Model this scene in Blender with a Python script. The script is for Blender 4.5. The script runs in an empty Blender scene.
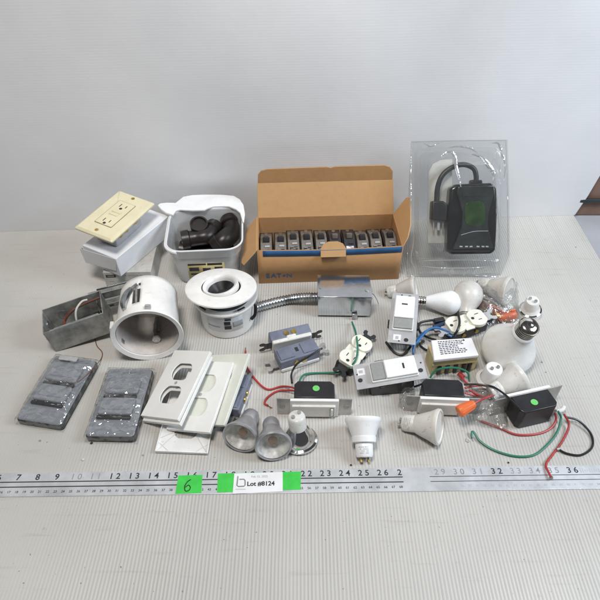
import bpy, bmesh, math, random
from math import sin, cos, pi, radians as R
from mathutils import Vector, Matrix, Euler
random.seed(4)
S = 0.01                                   # everything below is written in centimetres
scn = bpy.context.scene
COL = scn.collection
# ------------------------------------------------------------------ camera
PITCH = R(43.6); CAMH = 70.3; FPX = 578.0
cd = bpy.data.cameras.new('camera'); cam = bpy.data.objects.new('camera', cd); COL.objects.link(cam)
cd.sensor_width = 36; cd.lens = FPX/600*36; cd.clip_start = .01; cd.clip_end = 50
cam.location = (0, 0, CAMH*S); cam.rotation_euler = (pi/2-PITCH, 0, 0)
scn.camera = cam
# ------------------------------------------------------------------ light
w = bpy.data.worlds.new('World'); scn.world = w; w.use_nodes = True
nt = w.node_tree; bg = nt.nodes['Background']
bg.inputs[0].default_value = (.84, .87, .92, 1); bg.inputs[1].default_value = .085
def area(name, loc, target, sx, sy, power, color):
    l = bpy.data.lights.new(name, 'AREA'); l.shape = 'RECTANGLE'; l.size = sx*S; l.size_y = sy*S
    l.energy = power; l.color = color
    o = bpy.data.objects.new(name, l); COL.objects.link(o); o.location = Vector(loc)*S
    o.rotation_euler = (Vector(target)-Vector(loc)).to_track_quat('-Z', 'Y').to_euler()
    return o
area('window_light', (118, 42, 100), (0, 70, 5), 54, 54, 18.0, (.80, .90, 1.0))
area('overhead_lamp', (-20, 20, 165), (-5, 85, 10), 40, 30, 22.5, (1.0, .955, .90))
scn.view_settings.view_transform = 'Standard'; scn.view_settings.look = 'None'
scn.view_settings.exposure = -0.15; scn.view_settings.gamma = 1
scn.render.engine = 'CYCLES'
scn.cycles.max_bounces = 10; scn.cycles.transparent_max_bounces = 16

# ------------------------------------------------------------------ pixel of the photo -> point (cm) at height z
FW = Vector((0, cos(PITCH), -sin(PITCH))); UP = Vector((0, sin(PITCH), cos(PITCH))); CP = Vector((0, 0, CAMH))
def ray(px, py): return FW + Vector((1, 0, 0))*((px-300)/FPX) + UP*((300-py)/FPX)
def G(px, py, z=0.0):
    d = ray(px, py); return CP + d*((z-CAMH)/d.z)
def heading(a, b, z=0.0):
    v = G(*b, z)-G(*a, z); return math.degrees(math.atan2(v.y, v.x))

# ------------------------------------------------------------------ materials
MATS = {}
def rgb(c): return (c[0], c[1], c[2], 1)
def mat(name, col, rough=.5, metal=0.0, var=.08, scale=30, bump=.0, bscale=200, spots=0.0, coat=0.0, spec=.5, trans=0.0, sub=0.0, var2=None):
    """procedural material: base colour varied by grime noise in object space, uneven gloss, fine bump"""
    if name in MATS: return MATS[name]
    m = bpy.data.materials.new(name); m.use_nodes = True; n = m.node_tree; N = n.nodes; L = n.links
    b = N['Principled BSDF']
    tc = N.new('ShaderNodeTexCoord')
    no = N.new('ShaderNodeTexNoise'); no.inputs['Scale'].default_value = scale; no.inputs['Detail'].default_value = 6; no.inputs['Roughness'].default_value = .62
    L.new(tc.outputs['Object'], no.inputs['Vector'])
    mx = N.new('ShaderNodeMix'); mx.data_type = 'RGBA'
    dark = var2 if var2 else [c*(1-2.4*var) for c in col]
    lite = [min(1, c*(1+var)) for c in col]
    mx.inputs[6].default_value = rgb(dark); mx.inputs[7].default_value = rgb(lite)
    rp = N.new('ShaderNodeValToRGB'); rp.color_ramp.elements[0].position = .3; rp.color_ramp.elements[1].position = .62
    L.new(no.outputs['Fac'], rp.inputs[0]); L.new(rp.outputs[0], mx.inputs[0])
    out = mx.outputs[2]
    if spots:
        n2 = N.new('ShaderNodeTexNoise'); n2.inputs['Scale'].default_value = scale*7; n2.inputs['Detail'].default_value = 3
        L.new(tc.outputs['Object'], n2.inputs['Vector'])
        r2 = N.new('ShaderNodeValToRGB'); r2.color_ramp.elements[0].position = .64; r2.color_ramp.elements[1].position = .72
        r2.color_ramp.elements[1].color = (spots, spots, spots, 1)
        L.new(n2.outputs['Fac'], r2.inputs[0])
        m2 = N.new('ShaderNodeMix'); m2.data_type = 'RGBA'; m2.inputs[7].default_value = (.12, .10, .085, 1)
        L.new(r2.outputs[0], m2.inputs[0]); L.new(out, m2.inputs[6]); out = m2.outputs[2]
    L.new(out, b.inputs['Base Color'])
    mr = N.new('ShaderNodeMapRange'); mr.inputs[3].default_value = max(.02, rough*.8); mr.inputs[4].default_value = min(1, rough*1.25)
    L.new(no.outputs['Fac'], mr.inputs[0]); L.new(mr.outputs[0], b.inputs['Roughness'])
    b.inputs['Metallic'].default_value = metal
    b.inputs['Specular IOR Level'].default_value = spec
    if coat: b.inputs['Coat Weight'].default_value = coat; b.inputs['Coat Roughness'].default_value = .12
    if trans: b.inputs['Transmission Weight'].default_value = trans
    if sub: b.inputs['Subsurface Weight'].default_value = sub; b.inputs['Subsurface Radius'].default_value = (.006, .005, .004); b.inputs['Subsurface Scale'].default_value = 1
    if bump:
        n3 = N.new('ShaderNodeTexNoise'); n3.inputs['Scale'].default_value = bscale; n3.inputs['Detail'].default_value = 4
        L.new(tc.outputs['Object'], n3.inputs['Vector'])
        bp = N.new('ShaderNodeBump'); bp.inputs['Strength'].default_value = bump; bp.inputs['Distance'].default_value = .001
        L.new(n3.outputs['Fac'], bp.inputs['Height']); L.new(bp.outputs[0], b.inputs['Normal'])
    MATS[name] = m; return m
def film(name, tint=(.93, .95, .95), haze=.06, bscale=60, bump=.8, gloss=.35, rough=.08, k=1.0, milk=0.0, df_=.75, facet=0):
    """thin clear plastic: mostly see-through, crinkled glossy reflections, a little milky haze"""
    m = bpy.data.materials.new(name); m.use_nodes = True; n = m.node_tree; N = n.nodes; L = n.links
    N.remove(N['Principled BSDF']); out = N['Material Output']
    tr = N.new('ShaderNodeBsdfTransparent'); tr.inputs[0].default_value = rgb(tint)
    gl = N.new('ShaderNodeBsdfGlossy'); gl.inputs['Roughness'].default_value = rough
    df = N.new('ShaderNodeBsdfDiffuse'); df.inputs[0].default_value = (df_, df_*1.01, df_*1.02, 1)
    tc = N.new('ShaderNodeTexCoord'); no = N.new('ShaderNodeTexNoise'); no.inputs['Scale'].default_value = bscale; no.inputs['Detail'].default_value = 3
    no.inputs['Distortion'].default_value = 1.2
    L.new(tc.outputs['Object'], no.inputs['Vector'])
    bp = N.new('ShaderNodeBump'); bp.inputs['Strength'].default_value = bump; bp.inputs['Distance'].default_value = .004
    hsrc = no.outputs['Fac']
    if facet:      # sharp crumple creases: cells of a warped voronoi
        wm = N.new('ShaderNodeMix'); wm.data_type = 'VECTOR'; wm.inputs[0].default_value = .012; L.new(tc.outputs['Object'], wm.inputs[4]); L.new(no.outputs['Color'], wm.inputs[5])
        vo = N.new('ShaderNodeTexVoronoi'); vo.inputs['Scale'].default_value = facet; L.new(wm.outputs[1], vo.inputs['Vector']); hsrc = vo.outputs['Distance']
    L.new(hsrc, bp.inputs['Height']); L.new(bp.outputs[0], gl.inputs['Normal'])
    lw_ = N.new('ShaderNodeLayerWeight'); lw_.inputs['Blend'].default_value = .5; L.new(bp.outputs[0], lw_.inputs['Normal'])
    pw = N.new('ShaderNodeMath'); pw.operation = 'POWER'; pw.inputs[1].default_value = 4.0; L.new(lw_.outputs['Facing'], pw.inputs[0])
    lw = N.new('ShaderNodeMath'); lw.operation = 'MULTIPLY_ADD'; lw.inputs[1].default_value = .92; lw.inputs[2].default_value = .07; L.new(pw.outputs[0], lw.inputs[0])
    mu = N.new('ShaderNodeMath'); mu.operation = 'MULTIPLY_ADD'; mu.inputs[1].default_value = k; mu.inputs[2].default_value = gloss*.1; mu.use_clamp = True
    L.new(lw.outputs[0], mu.inputs[0])
    tl = N.new('ShaderNodeBsdfTranslucent'); tl.inputs[0].default_value = (.88, .89, .90, 1)
    m0 = N.new('ShaderNodeMixShader'); m0.inputs[0].default_value = milk; L.new(df.outputs[0], m0.inputs[1]); L.new(tl.outputs[0], m0.inputs[2])
    m1 = N.new('ShaderNodeMixShader'); m1.inputs[0].default_value = haze; L.new(tr.outputs[0], m1.inputs[1]); L.new(m0.outputs[0], m1.inputs[2])
    m2 = N.new('ShaderNodeMixShader'); L.new(mu.outputs[0], m2.inputs[0]); L.new(m1.outputs[0], m2.inputs[1]); L.new(gl.outputs[0], m2.inputs[2])
    L.new(m2.outputs[0], out.inputs[0]); MATS[name] = m; return m
def ribbed(name, col, axis, period=.0044, contrast=.16, rough=.42, bump=.35, fade=False, dirt=1.0):
    """fluted plastic sheet: the flute walls show through as thin darker lines"""
    m = bpy.data.materials.new(name); m.use_nodes = True; n = m.node_tree; N = n.nodes; L = n.links
    b = N['Principled BSDF']; tc = N.new('ShaderNodeTexCoord'); sp = N.new('ShaderNodeSeparateXYZ'); L.new(tc.outputs['Object'], sp.inputs[0])
    no = N.new('ShaderNodeTexNoise'); no.inputs['Scale'].default_value = 3.2; no.inputs['Detail'].default_value = 5; L.new(tc.outputs['Object'], no.inputs['Vector'])
    # slight waviness of the flutes
    ad = N.new('ShaderNodeMath'); ad.operation = 'MULTIPLY_ADD'; ad.inputs[1].default_value = .006; L.new(no.outputs['Fac'], ad.inputs[0]); L.new(sp.outputs[axis], ad.inputs[2])
    mu = N.new('ShaderNodeMath'); mu.operation = 'MULTIPLY'; mu.inputs[1].default_value = 2*pi/period; L.new(ad.outputs[0], mu.inputs[0])
    si = N.new('ShaderNodeMath'); si.operation = 'SINE'; L.new(mu.outputs[0], si.inputs[0])
    mr = N.new('ShaderNodeMapRange'); mr.inputs[1].default_value = -1; mr.inputs[2].default_value = .55; mr.clamp = True; L.new(si.outputs[0], mr.inputs[0])
    # per flute variation
    dv = N.new('ShaderNodeMath'); dv.operation = 'DIVIDE'; dv.inputs[1].default_value = period; L.new(sp.outputs[axis], dv.inputs[0])
    fl = N.new('ShaderNodeMath'); fl.operation = 'FLOOR'; L.new(dv.outputs[0], fl.inputs[0])
    wn = N.new('ShaderNodeTexWhiteNoise'); wn.noise_dimensions = '1D'; L.new(fl.outputs[0], wn.inputs['W'])
    pn = N.new('ShaderNodeTexNoise'); pn.inputs['Scale'].default_value = 5; pn.inputs['Detail'].default_value = 3; L.new(tc.outputs['Object'], pn.inputs['Vector'])
    pr = N.new('ShaderNodeMapRange'); pr.inputs[1].default_value = .35; pr.inputs[2].default_value = .65; pr.inputs[3].default_value = .45; pr.inputs[4].default_value = 1.0; L.new(pn.outputs['Fac'], pr.inputs[0])
    om = N.new('ShaderNodeMath'); om.operation = 'SUBTRACT'; om.inputs[0].default_value = 1; L.new(mr.outputs[0], om.inputs[1])
    k = N.new('ShaderNodeMath'); k.operation = 'MULTIPLY'; L.new(om.outputs[0], k.inputs[0]); L.new(pr.outputs[0], k.inputs[1])
    wv = N.new('ShaderNodeMapRange'); wv.inputs[3].default_value = .55; wv.inputs[4].default_value = 1.25; L.new(wn.outputs['Value'], wv.inputs[0])
    k2 = N.new('ShaderNodeMath'); k2.operation = 'MULTIPLY'; L.new(k.outputs[0], k2.inputs[0]); L.new(wv.outputs[0], k2.inputs[1])
    k3 = N.new('ShaderNodeMath'); k3.operation = 'MULTIPLY'; k3.inputs[1].default_value = contrast*2; k3.use_clamp = True; L.new(k2.outputs[0], k3.inputs[0])
    bh = si.outputs[0]
    if fade:      # glare at the far left put into the pattern: flutes fade out there
        fx_ = N.new('ShaderNodeMapRange'); fx_.inputs[1].default_value = -.16; fx_.inputs[2].default_value = -.34; L.new(sp.outputs[0], fx_.inputs[0])
        fy_ = N.new('ShaderNodeMapRange'); fy_.inputs[1].default_value = .04; fy_.inputs[2].default_value = .26; L.new(sp.outputs[1], fy_.inputs[0])
        ff = N.new('ShaderNodeMath'); ff.operation = 'MULTIPLY'; L.new(fx_.outputs[0], ff.inputs[0]); L.new(fy_.outputs[0], ff.inputs[1])
        f1_ = N.new('ShaderNodeMath'); f1_.operation = 'MULTIPLY_ADD'; f1_.inputs[1].default_value = -.9; f1_.inputs[2].default_value = 1; L.new(ff.outputs[0], f1_.inputs[0])
        k4 = N.new('ShaderNodeMath'); k4.operation = 'MULTIPLY'; L.new(k3.outputs[0], k4.inputs[0]); L.new(f1_.outputs[0], k4.inputs[1]); k3 = k4
        k5 = N.new('ShaderNodeMath'); k5.operation = 'MULTIPLY'; L.new(si.outputs[0], k5.inputs[0]); L.new(f1_.outputs[0], k5.inputs[1]); bh = k5.outputs[0]
    mx = N.new('ShaderNodeMix'); mx.data_type = 'RGBA'; mx.inputs[6].default_value = rgb(col); mx.inputs[7].default_value = rgb([c*.55 for c in col]); L.new(k3.outputs[0], mx.inputs[0])
    # scuffs, crumbs and smudges
    s1 = N.new('ShaderNodeTexNoise'); s1.inputs['Scale'].default_value = 42; s1.inputs['Detail'].default_value = 6; s1.inputs['Roughness'].default_value = .7
    L.new(tc.outputs['Object'], s1.inputs['Vector'])
    r1 = N.new('ShaderNodeValToRGB'); r1.color_ramp.elements[0].position = .64; r1.color_ramp.elements[1].position = .76; r1.color_ramp.elements[1].color = (.42*dirt, .42*dirt, .42*dirt, 1); L.new(s1.outputs['Fac'], r1.inputs[0])
    m2 = N.new('ShaderNodeMix'); m2.data_type = 'RGBA'; m2.inputs[7].default_value = (.22, .20, .18, 1); L.new(r1.outputs[0], m2.inputs[0]); L.new(mx.outputs[2], m2.inputs[6])
    s5 = N.new('ShaderNodeTexNoise'); s5.inputs['Scale'].default_value = 210; s5.inputs['Detail'].default_value = 2; L.new(tc.outputs['Object'], s5.inputs['Vector'])
    r5 = N.new('ShaderNodeValToRGB'); r5.color_ramp.elements[0].position = .73; r5.color_ramp.elements[1].position = .77; r5.color_ramp.elements[1].color = (.75*dirt, .75*dirt, .75*dirt, 1); L.new(s5.outputs['Fac'], r5.inputs[0])
    m5 = N.new('ShaderNodeMix'); m5.data_type = 'RGBA'; m5.inputs[7].default_value = (.10, .085, .07, 1); L.new(r5.outputs[0], m5.inputs[0]); L.new(m2.outputs[2], m5.inputs[6]); m2 = m5
    # long faint rub marks and a few brownish smears
    mp_ = N.new('ShaderNodeMapping'); mp_.inputs['Rotation'].default_value = (0, 0, .5); mp_.inputs['Scale'].default_value = (3, 40, 3); L.new(tc.outputs['Object'], mp_.inputs[0])
    s4 = N.new('ShaderNodeTexNoise'); s4.inputs['Scale'].default_value = 3.4; s4.inputs['Detail'].default_value = 5; L.new(mp_.outputs[0], s4.inputs['Vector'])
    r4 = N.new('ShaderNodeValToRGB'); r4.color_ramp.elements[0].position = .60; r4.color_ramp.elements[1].position = .74; r4.color_ramp.elements[1].color = (.30*dirt, .30*dirt, .30*dirt, 1); L.new(s4.outputs['Fac'], r4.inputs[0])
    m4 = N.new('ShaderNodeMix'); m4.data_type = 'RGBA'; m4.inputs[7].default_value = (.34, .30, .25, 1); L.new(r4.outputs[0], m4.inputs[0]); L.new(m2.outputs[2], m4.inputs[6]); m2 = m4
    s2 = N.new('ShaderNodeMapRange'); s2.inputs[1].default_value = .3; s2.inputs[2].default_value = .7; s2.inputs[3].default_value = .88; s2.inputs[4].default_value = 1.06; L.new(no.outputs['Fac'], s2.inputs[0])
    m3 = N.new('ShaderNodeVectorMath'); m3.operation = 'SCALE'; L.new(m2.outputs[2], m3.inputs[0]); L.new(s2.outputs[0], m3.inputs['Scale'])
    L.new(m3.outputs[0], b.inputs['Base Color'])
    rr = N.new('ShaderNodeMapRange'); rr.inputs[1].default_value = .3; rr.inputs[2].default_value = .7; rr.inputs[3].default_value = rough*.75; rr.inputs[4].default_value = rough*1.3; L.new(pn.outputs['Fac'], rr.inputs[0]); L.new(rr.outputs[0], b.inputs['Roughness'])
    bp = N.new('ShaderNodeBump'); bp.inputs['Strength'].default_value = bump; bp.inputs['Distance'].default_value = .0006; L.new(bh, bp.inputs['Height'])
    b2 = N.new('ShaderNodeBump'); b2.inputs['Strength'].default_value = .15; b2.inputs['Distance'].default_value = .02; L.new(no.outputs['Fac'], b2.inputs['Height']); L.new(bp.outputs[0], b2.inputs['Normal'])
    L.new(b2.outputs[0], b.inputs['Normal'])
    MATS[name] = m; return m

M_white = mat('white_plastic', (.80, .80, .79), .32, var=.04, spots=.25, bump=.05)
M_white2 = mat('bright_white_plastic', (.86, .87, .88), .28, var=.03, spots=.12)
M_aged = mat('aged_white_plastic', (.70, .68, .63), .38, var=.06, spots=.3)
M_enamel = mat('white_enamel', (.82, .81, .79), .35, var=.06, scale=20, spots=.16, bump=.08, bscale=60)
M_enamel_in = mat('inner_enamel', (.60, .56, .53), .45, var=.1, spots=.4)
M_ivory = mat('ivory_plastic', (.74, .68, .47), .3, var=.03, spots=.12)
M_cream = mat('cream_plastic', (.78, .77, .67), .32, var=.05, spots=.3)
M_palegreen = mat('pale_cream_plastic', (.74, .76, .69), .35, var=.03, spots=.1)
M_black = mat('black_plastic', (.018, .018, .02), .35, var=.2, bump=.1)
M_blackgloss = mat('gloss_black_plastic', (.012, .012, .013), .2, var=.2, coat=.2)
M_fitting = mat('black_fitting', (.014, .010, .009), .36, var=.25, bump=.1)
M_bluegrey = mat('blue_grey_plastic', (.17, .19, .255), .42, var=.12, spots=.35, bump=.1)
M_galv = mat('galvanised_steel', (.50, .52, .53), .30, 1.0, var=.16, scale=55, bump=.15, bscale=90)
M_galv_shiny = mat('shiny_galvanised_steel', (.62, .65, .68), .13, .95, var=.07, scale=40, bump=.1, bscale=70)
M_galv_old = mat('dull_galvanised_steel', (.36, .365, .35), .42, .55, var=.2, scale=45, spots=.5, bump=.25, bscale=120)
M_strap = mat('strap_metal', (.50, .48, .46), .42, .75, var=.12, scale=45, spots=.3)
M_strap2 = mat('grey_strap_metal', (.50, .50, .51), .45, .35, var=.06, spots=.15)
M_alu = mat('brushed_aluminium', (.72, .74, .77), .32, .45, var=.08, scale=25, bump=.05, spots=.12)
M_chrome = mat('chrome', (.75, .74, .73), .08, 1.0, var=.06)
M_nickel = mat('nickel_cap', (.66, .62, .56), .14, 1.0, var=.12, scale=60)
M_brass = mat('brass', (.62, .44, .16), .3, .9, var=.25, scale=90)
M_card = mat('brown_cardboard', (.45, .25, .11), .75, var=.03, scale=60, bump=.25, bscale=260)
M_card_lit = mat('lit_cardboard', (.55, .325, .15), .78, var=.022, scale=70, bump=.2, bscale=260)  # same cardboard, stronger light on the flaps put into its colour
M_blue = mat('blue_print', (.022, .105, .26), .6, var=.1)
M_navy = mat('dark_blue_print', (.03, .07, .15), .6, var=.1)
M_breaker = mat('grey_tan_plastic', (.165, .15, .13), .38, var=.16, scale=60, spots=.35)
M_breakerd = mat('dark_breaker_plastic', (.035, .034, .04), .35, var=.2)
M_paper = mat('white_carton', (.76, .77, .80), .55, var=.04, scale=20, bump=.12, bscale=50)
M_paper2 = mat('dusty_carton', (.50, .49, .46), .6, var=.12, scale=25, spots=.5)
M_label = mat('white_label', (.80, .80, .82), .5, var=.03)
M_ink = mat('black_ink', (.025, .025, .03), .6, var=.1)
M_inkg = mat('grey_ink', (.28, .28, .29), .6, var=.1)
M_faint = mat('faint_ink', (.42, .43, .45), .6, var=.1)
M_green = mat('green_tape', (.045, .56, .07), .45, var=.06, scale=60, bump=.15, bscale=80)
M_dot = mat('green_sticker', (.16, .62, .15), .5, var=.06)
M_red = mat('red_wire', (.42, .045, .045), .38, var=.1)
M_greenw = mat('green_wire', (.025, .19, .12), .38, var=.12)
M_bluew = mat('blue_wire', (.035, .16, .42), .38, var=.1)
M_whitew = mat('white_wire', (.66, .65, .62), .4, var=.08)
M_brownw = mat('brown_wire', (.13, .045, .03), .45, var=.2)
M_copper = mat('copper_wire', (.45, .20, .10), .3, .9, var=.2)
M_orange = mat('orange_plastic', (.78, .17, .045), .38, var=.06)
M_terracotta = mat('red_orange_plastic', (.55, .13, .06), .4, var=.1)
M_yellow = mat('yellow_bobbin', (.60, .50, .25), .5, var=.10, scale=50, spots=.3)
M_ylabel = mat('yellow_label', (.50, .42, .20), .5, var=.12)
M_lamp_grey = mat('silver_grey_lamp_body', (.43, .43, .45), .33, .55, var=.12, spots=.15)
M_led = mat('orange_led', (.42, .20, .10), .5, var=.2, scale=100)
M_frost = mat('frosted_glass', (.82, .82, .80), .25, var=.04, sub=.2, spots=.12)
M_frostd = mat('dusty_frosted_glass', (.64, .62, .58), .35, var=.08, spots=.35)
M_ceram = mat('white_ceramic', (.74, .73, .70), .25, var=.06, spots=.25)
M_wood = mat('brown_wood', (.19, .115, .085), .5, var=.2, scale=8)
M_bench = mat('grey_bench', (.38, .39, .42), .4, var=.05, scale=6)
M_darkmetal = mat('dark_metal', (.05, .06, .065), .4, .5)
M_lensgrey = mat('grey_lens', (.30, .31, .30), .35, var=.05, scale=200)
M_screen = mat('green_window', (.028, .066, .02), .08, var=.3, scale=30, coat=.6)
M_greycover = mat('smoky_cover', (.030, .036, .036), .10, var=.2, scale=30, coat=.6)
M_slate = mat('slate_grey_plastic', (.27, .28, .31), .26, var=.02, scale=20, bump=.05, bscale=40, coat=.3)
F_clam = film('clear_clamshell', tint=(.965, .97, .97), haze=.025, bscale=16, bump=.8, gloss=.25, rough=.05, k=.9)
F_bag = film('crinkled_film', haze=.07, bscale=75, bump=1.0, gloss=.6, rough=.10)
F_wrap = film('shrink_film', haze=.04, bscale=22, bump=.75, gloss=.5, rough=.05, k=1.0, facet=85)
F_glass = film('clear_lens', tint=(.93, .93, .93), haze=.06, bscale=120, bump=.5, gloss=.3, rough=.12, k=.6)
M_edge_glint = film('clear_edge_glint', haze=.40, bscale=40, bump=.6, gloss=2.5, rough=.1)  # hazy white for pressed edges and for painted highlights and glints
F_tub = film('milky_tub', tint=(.95, .955, .96), haze=.42, milk=.45, df_=.9, bscale=30, bump=.12, gloss=.5, rough=.22)

# ------------------------------------------------------------------ mesh builder
class MB:
    def __init__(s): s.bm = bmesh.new(); s.M = Matrix()
    def add(s, vs, fs):
        b = [s.bm.verts.new(s.M @ Vector(v)) for v in vs]
        for f in fs:
            try: s.bm.faces.new([b[i] for i in f])
            except ValueError: pass
        return s
    def box(s, c, d, rz=0, M=None):
        x, y, z = d[0]/2, d[1]/2, d[2]/2
        T = Matrix.Translation(c) @ Matrix.Rotation(R(rz), 4, 'Z')
        if M is not None: T = T @ M
        vs = [T @ Vector((a*x, b*y, e*z)) for e in (-1, 1) for b in (-1, 1) for a in (-1, 1)]
        return s.add(vs, [(0, 2, 3, 1), (4, 5, 7, 6), (0, 1, 5, 4), (2, 6, 7, 3), (0, 4, 6, 2), (1, 3, 7, 5)])
    def lathe(s, prof, n=40, T=Matrix(), skip=None, cap0=False, cap1=False):
        vs = [T @ Vector((r*cos(2*pi*i/n), r*sin(2*pi*i/n), z)) for r, z in prof for i in range(n)]
        fs = []
        for k in range(len(prof)-1):
            for i in range(n):
                if skip and skip(k, i): continue
                j = (i+1) % n; fs.append((k*n+i, k*n+j, (k+1)*n+j, (k+1)*n+i))
        if cap0: fs.append(tuple(range(n))[::-1])
        if cap1: fs.append(tuple((len(prof)-1)*n+i for i in range(n)))
        return s.add(vs, fs)
    def cyl(s, p0, p1, r0, r1=None, n=20):
        p0, p1 = Vector(p0), Vector(p1); d = p1-p0
        T = Matrix.Translation(p0) @ d.to_track_quat('Z', 'Y').to_matrix().to_4x4()
        return s.lathe([(r0, 0), (r0 if r1 is None else r1, d.length)], n, T, cap0=True, cap1=True)
    def tube(s, pts, r, n=10, sub=6, smooth=True, rf=None):
        P = [Vector(p) for p in pts]
        if smooth and len(P) > 2:
            Q = []; E = [P[0]*2-P[1]]+P+[P[-1]*2-P[-2]]
            for i in range(1, len(E)-2):
                a, b, c, d = E[i-1:i+3]
                for k in range(sub):
                    t = k/sub; Q.append(.5*((2*b)+(c-a)*t+(2*a-5*b+4*c-d)*t*t+(3*b-a-3*c+d)*t**3))
            Q.append(P[-1]); P = Q
        t0 = (P[1]-P[0]).normalized(); up = Vector((0, 0, 1)) if abs(t0.z) < .9 else Vector((1, 0, 0))
        u = t0.cross(up).normalized(); vs = []
        for i, p in enumerate(P):
            t = ((P[min(i+1, len(P)-1)])-(P[max(i-1, 0)])).normalized()
            u = (u-t*u.dot(t)).normalized(); v = t.cross(u)
            rr = r if rf is None else rf(i, len(P))
            vs += [p+(u*cos(2*pi*k/n)+v*sin(2*pi*k/n))*rr for k in range(n)]
        fs = [(i*n+k, i*n+(k+1) % n, (i+1)*n+(k+1) % n, (i+1)*n+k) for i in range(len(P)-1) for k in range(n)]
        fs += [tuple(range(n))[::-1], tuple((len(P)-1)*n+k for k in range(n))]
        return s.add(vs, fs)
    def prism(s, pts, z0, z1, T=Matrix()):
        n = len(pts); a = sum(pts[i][0]*pts[(i+1) % n][1]-pts[(i+1) % n][0]*pts[i][1] for i in range(n))
        if a < 0: pts = pts[::-1]
        vs = [T @ Vector((x, y, z0)) for x, y in pts]+[T @ Vector((x, y, z1)) for x, y in pts]
        return s.add(vs, [tuple(range(n))[::-1], tuple(range(n, 2*n))]+[(i, (i+1) % n, n+(i+1) % n, n+i) for i in range(n)])
    def ringprism(s, outer, inner, z0, z1, T=Matrix()):
        """plate with one hole; outer and inner lists of the same length and order"""
        n = len(outer)
        vs = [T @ Vector((x, y, z)) for z in (z0, z1) for L_ in (outer, inner) for x, y in L_]
        f = []
        for i in range(n):
            j = (i+1) % n
            f += [(i, n+i, n+j, j), (2*n+i, 2*n+j, 3*n+j, 3*n+i), (i, j, 2*n+j, 2*n+i), (n+j, n+i, 3*n+i, 3*n+j)]
        return s.add(vs, f)
    def loft(s, rings, cap0=True, cap1=True):
        n = len(rings[0]); vs = [p for r in rings for p in r]
        f = [(k*n+i, k*n+(i+1) % n, (k+1)*n+(i+1) % n, (k+1)*n+i) for k in range(len(rings)-1) for i in range(n)]
        if cap0: f.append(tuple(range(n))[::-1])
        if cap1: f.append(tuple((len(rings)-1)*n+i for i in range(n)))
        return s.add(vs, f)
    def sphere(s, c, r, n=24, sz=1.0):
        m = n//2; return s.lathe([(max(.001, r*sin(pi*k/m)), -r*sz*cos(pi*k/m)) for k in range(m+1)], n, Matrix.Translation(c), cap0=True, cap1=True)
    def text(s, t, size, T, depth=.006, bold=0.0, align='CENTER'):
        cu = bpy.data.curves.new('t', 'FONT'); cu.body = t; cu.size = size; cu.align_x = align; cu.align_y = 'CENTER'; cu.offset = bold; cu.extrude = depth; cu.resolution_u = 3
        o = bpy.data.objects.new('t', cu); COL.objects.link(o); bpy.context.view_layer.update()
        me = bpy.data.meshes.new_from_object(o.evaluated_get(bpy.context.evaluated_depsgraph_get()))
        s.add([T @ v.co for v in me.vertices], [tuple(p.vertices) for p in me.polygons])
        bpy.data.objects.remove(o); bpy.data.curves.remove(cu); bpy.data.meshes.remove(me); return s
    def build(s, name, m, parent=None, angle=35, bevel=0, world=False, solid=0, segs=2, label=None, fixn=True):
        bm = s.bm
        if world and parent is not None:
            bm.transform(INV[parent.name])
        if fixn: bmesh.ops.recalc_face_normals(bm, faces=bm.faces)
        bm.transform(Matrix.Scale(S, 4))
        me = bpy.data.meshes.new(name); bm.to_mesh(me); bm.free()
        for p in me.polygons: p.use_smooth = True
        me.set_sharp_from_angle(angle=R(angle)); me.materials.append(m)
        o = bpy.data.objects.new(name, me); COL.objects.link(o)
        if parent is not None: o.parent = parent
        if solid:
            q = o.modifiers.new('thickness', 'SOLIDIFY'); q.thickness = solid*S; q.offset = 0
        if bevel:
            q = o.modifiers.new('bevel', 'BEVEL'); q.width = bevel*S; q.segments = segs; q.limit_method = 'ANGLE'; q.angle_limit = R(40)
        if label: o['label'] = label
        return o
INV = {}; MTX = {}
def thing(name, label, cat, loc=(0, 0, 0), rot=(0, 0, 0), group=None, quat=None, scale=1.0):
    o = bpy.data.objects.new(name, None); COL.objects.link(o); o.empty_display_size = .02
    if quat is not None: rm = quat.to_matrix().to_4x4()
    else: rm = Euler([R(a) for a in rot]).to_matrix().to_4x4()
    T = Matrix.Translation(Vector(loc)) @ rm @ Matrix.Scale(scale, 4); o.scale = (scale,)*3
    o.location = Vector(loc)*S; o.rotation_euler = rm.to_euler()
    o['label'] = label; o['category'] = cat
    if group: o['group'] = group
    MTX[o.name] = T; INV[o.name] = T.inverted(); return o
def tag(o, label, cat, group=None):
    o['label'] = label; o['category'] = cat
    if group: o['group'] = group
    return o
def struct(o): o['kind'] = 'structure'; return o
def L2(t, px, py, w=0.0):
    """photo pixel -> local (x, y) on the thing's own plane z = w"""
    I = INV[t.name]; a = I @ CP; d = (I.to_3x3() @ ray(px, py)); q = a+d*((w-a.z)/d.z); return (q.x, q.y)
def Lp(t, pts, w=0.0): return [L2(t, x, y, w) for x, y in pts]
def rrect(cx, cy, w_, h_, r, n=5, rz=0):
    out = []
    for sx, sy, a0 in ((1, 1, 0), (-1, 1, 90), (-1, -1, 180), (1, -1, 270)):
        for k in range(n+1):
            a = R(a0+90*k/n); out.append((cx+sx*(w_/2-r)+r*cos(a), cy+sy*(h_/2-r)+r*sin(a)))
    return out
def Tr(x=0, y=0, z=0, rx=0, ry=0, rz=0): return Matrix.Translation((x, y, z)) @ Euler((R(rx), R(ry), R(rz))).to_matrix().to_4x4()
WR = random.Random(11)
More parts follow.
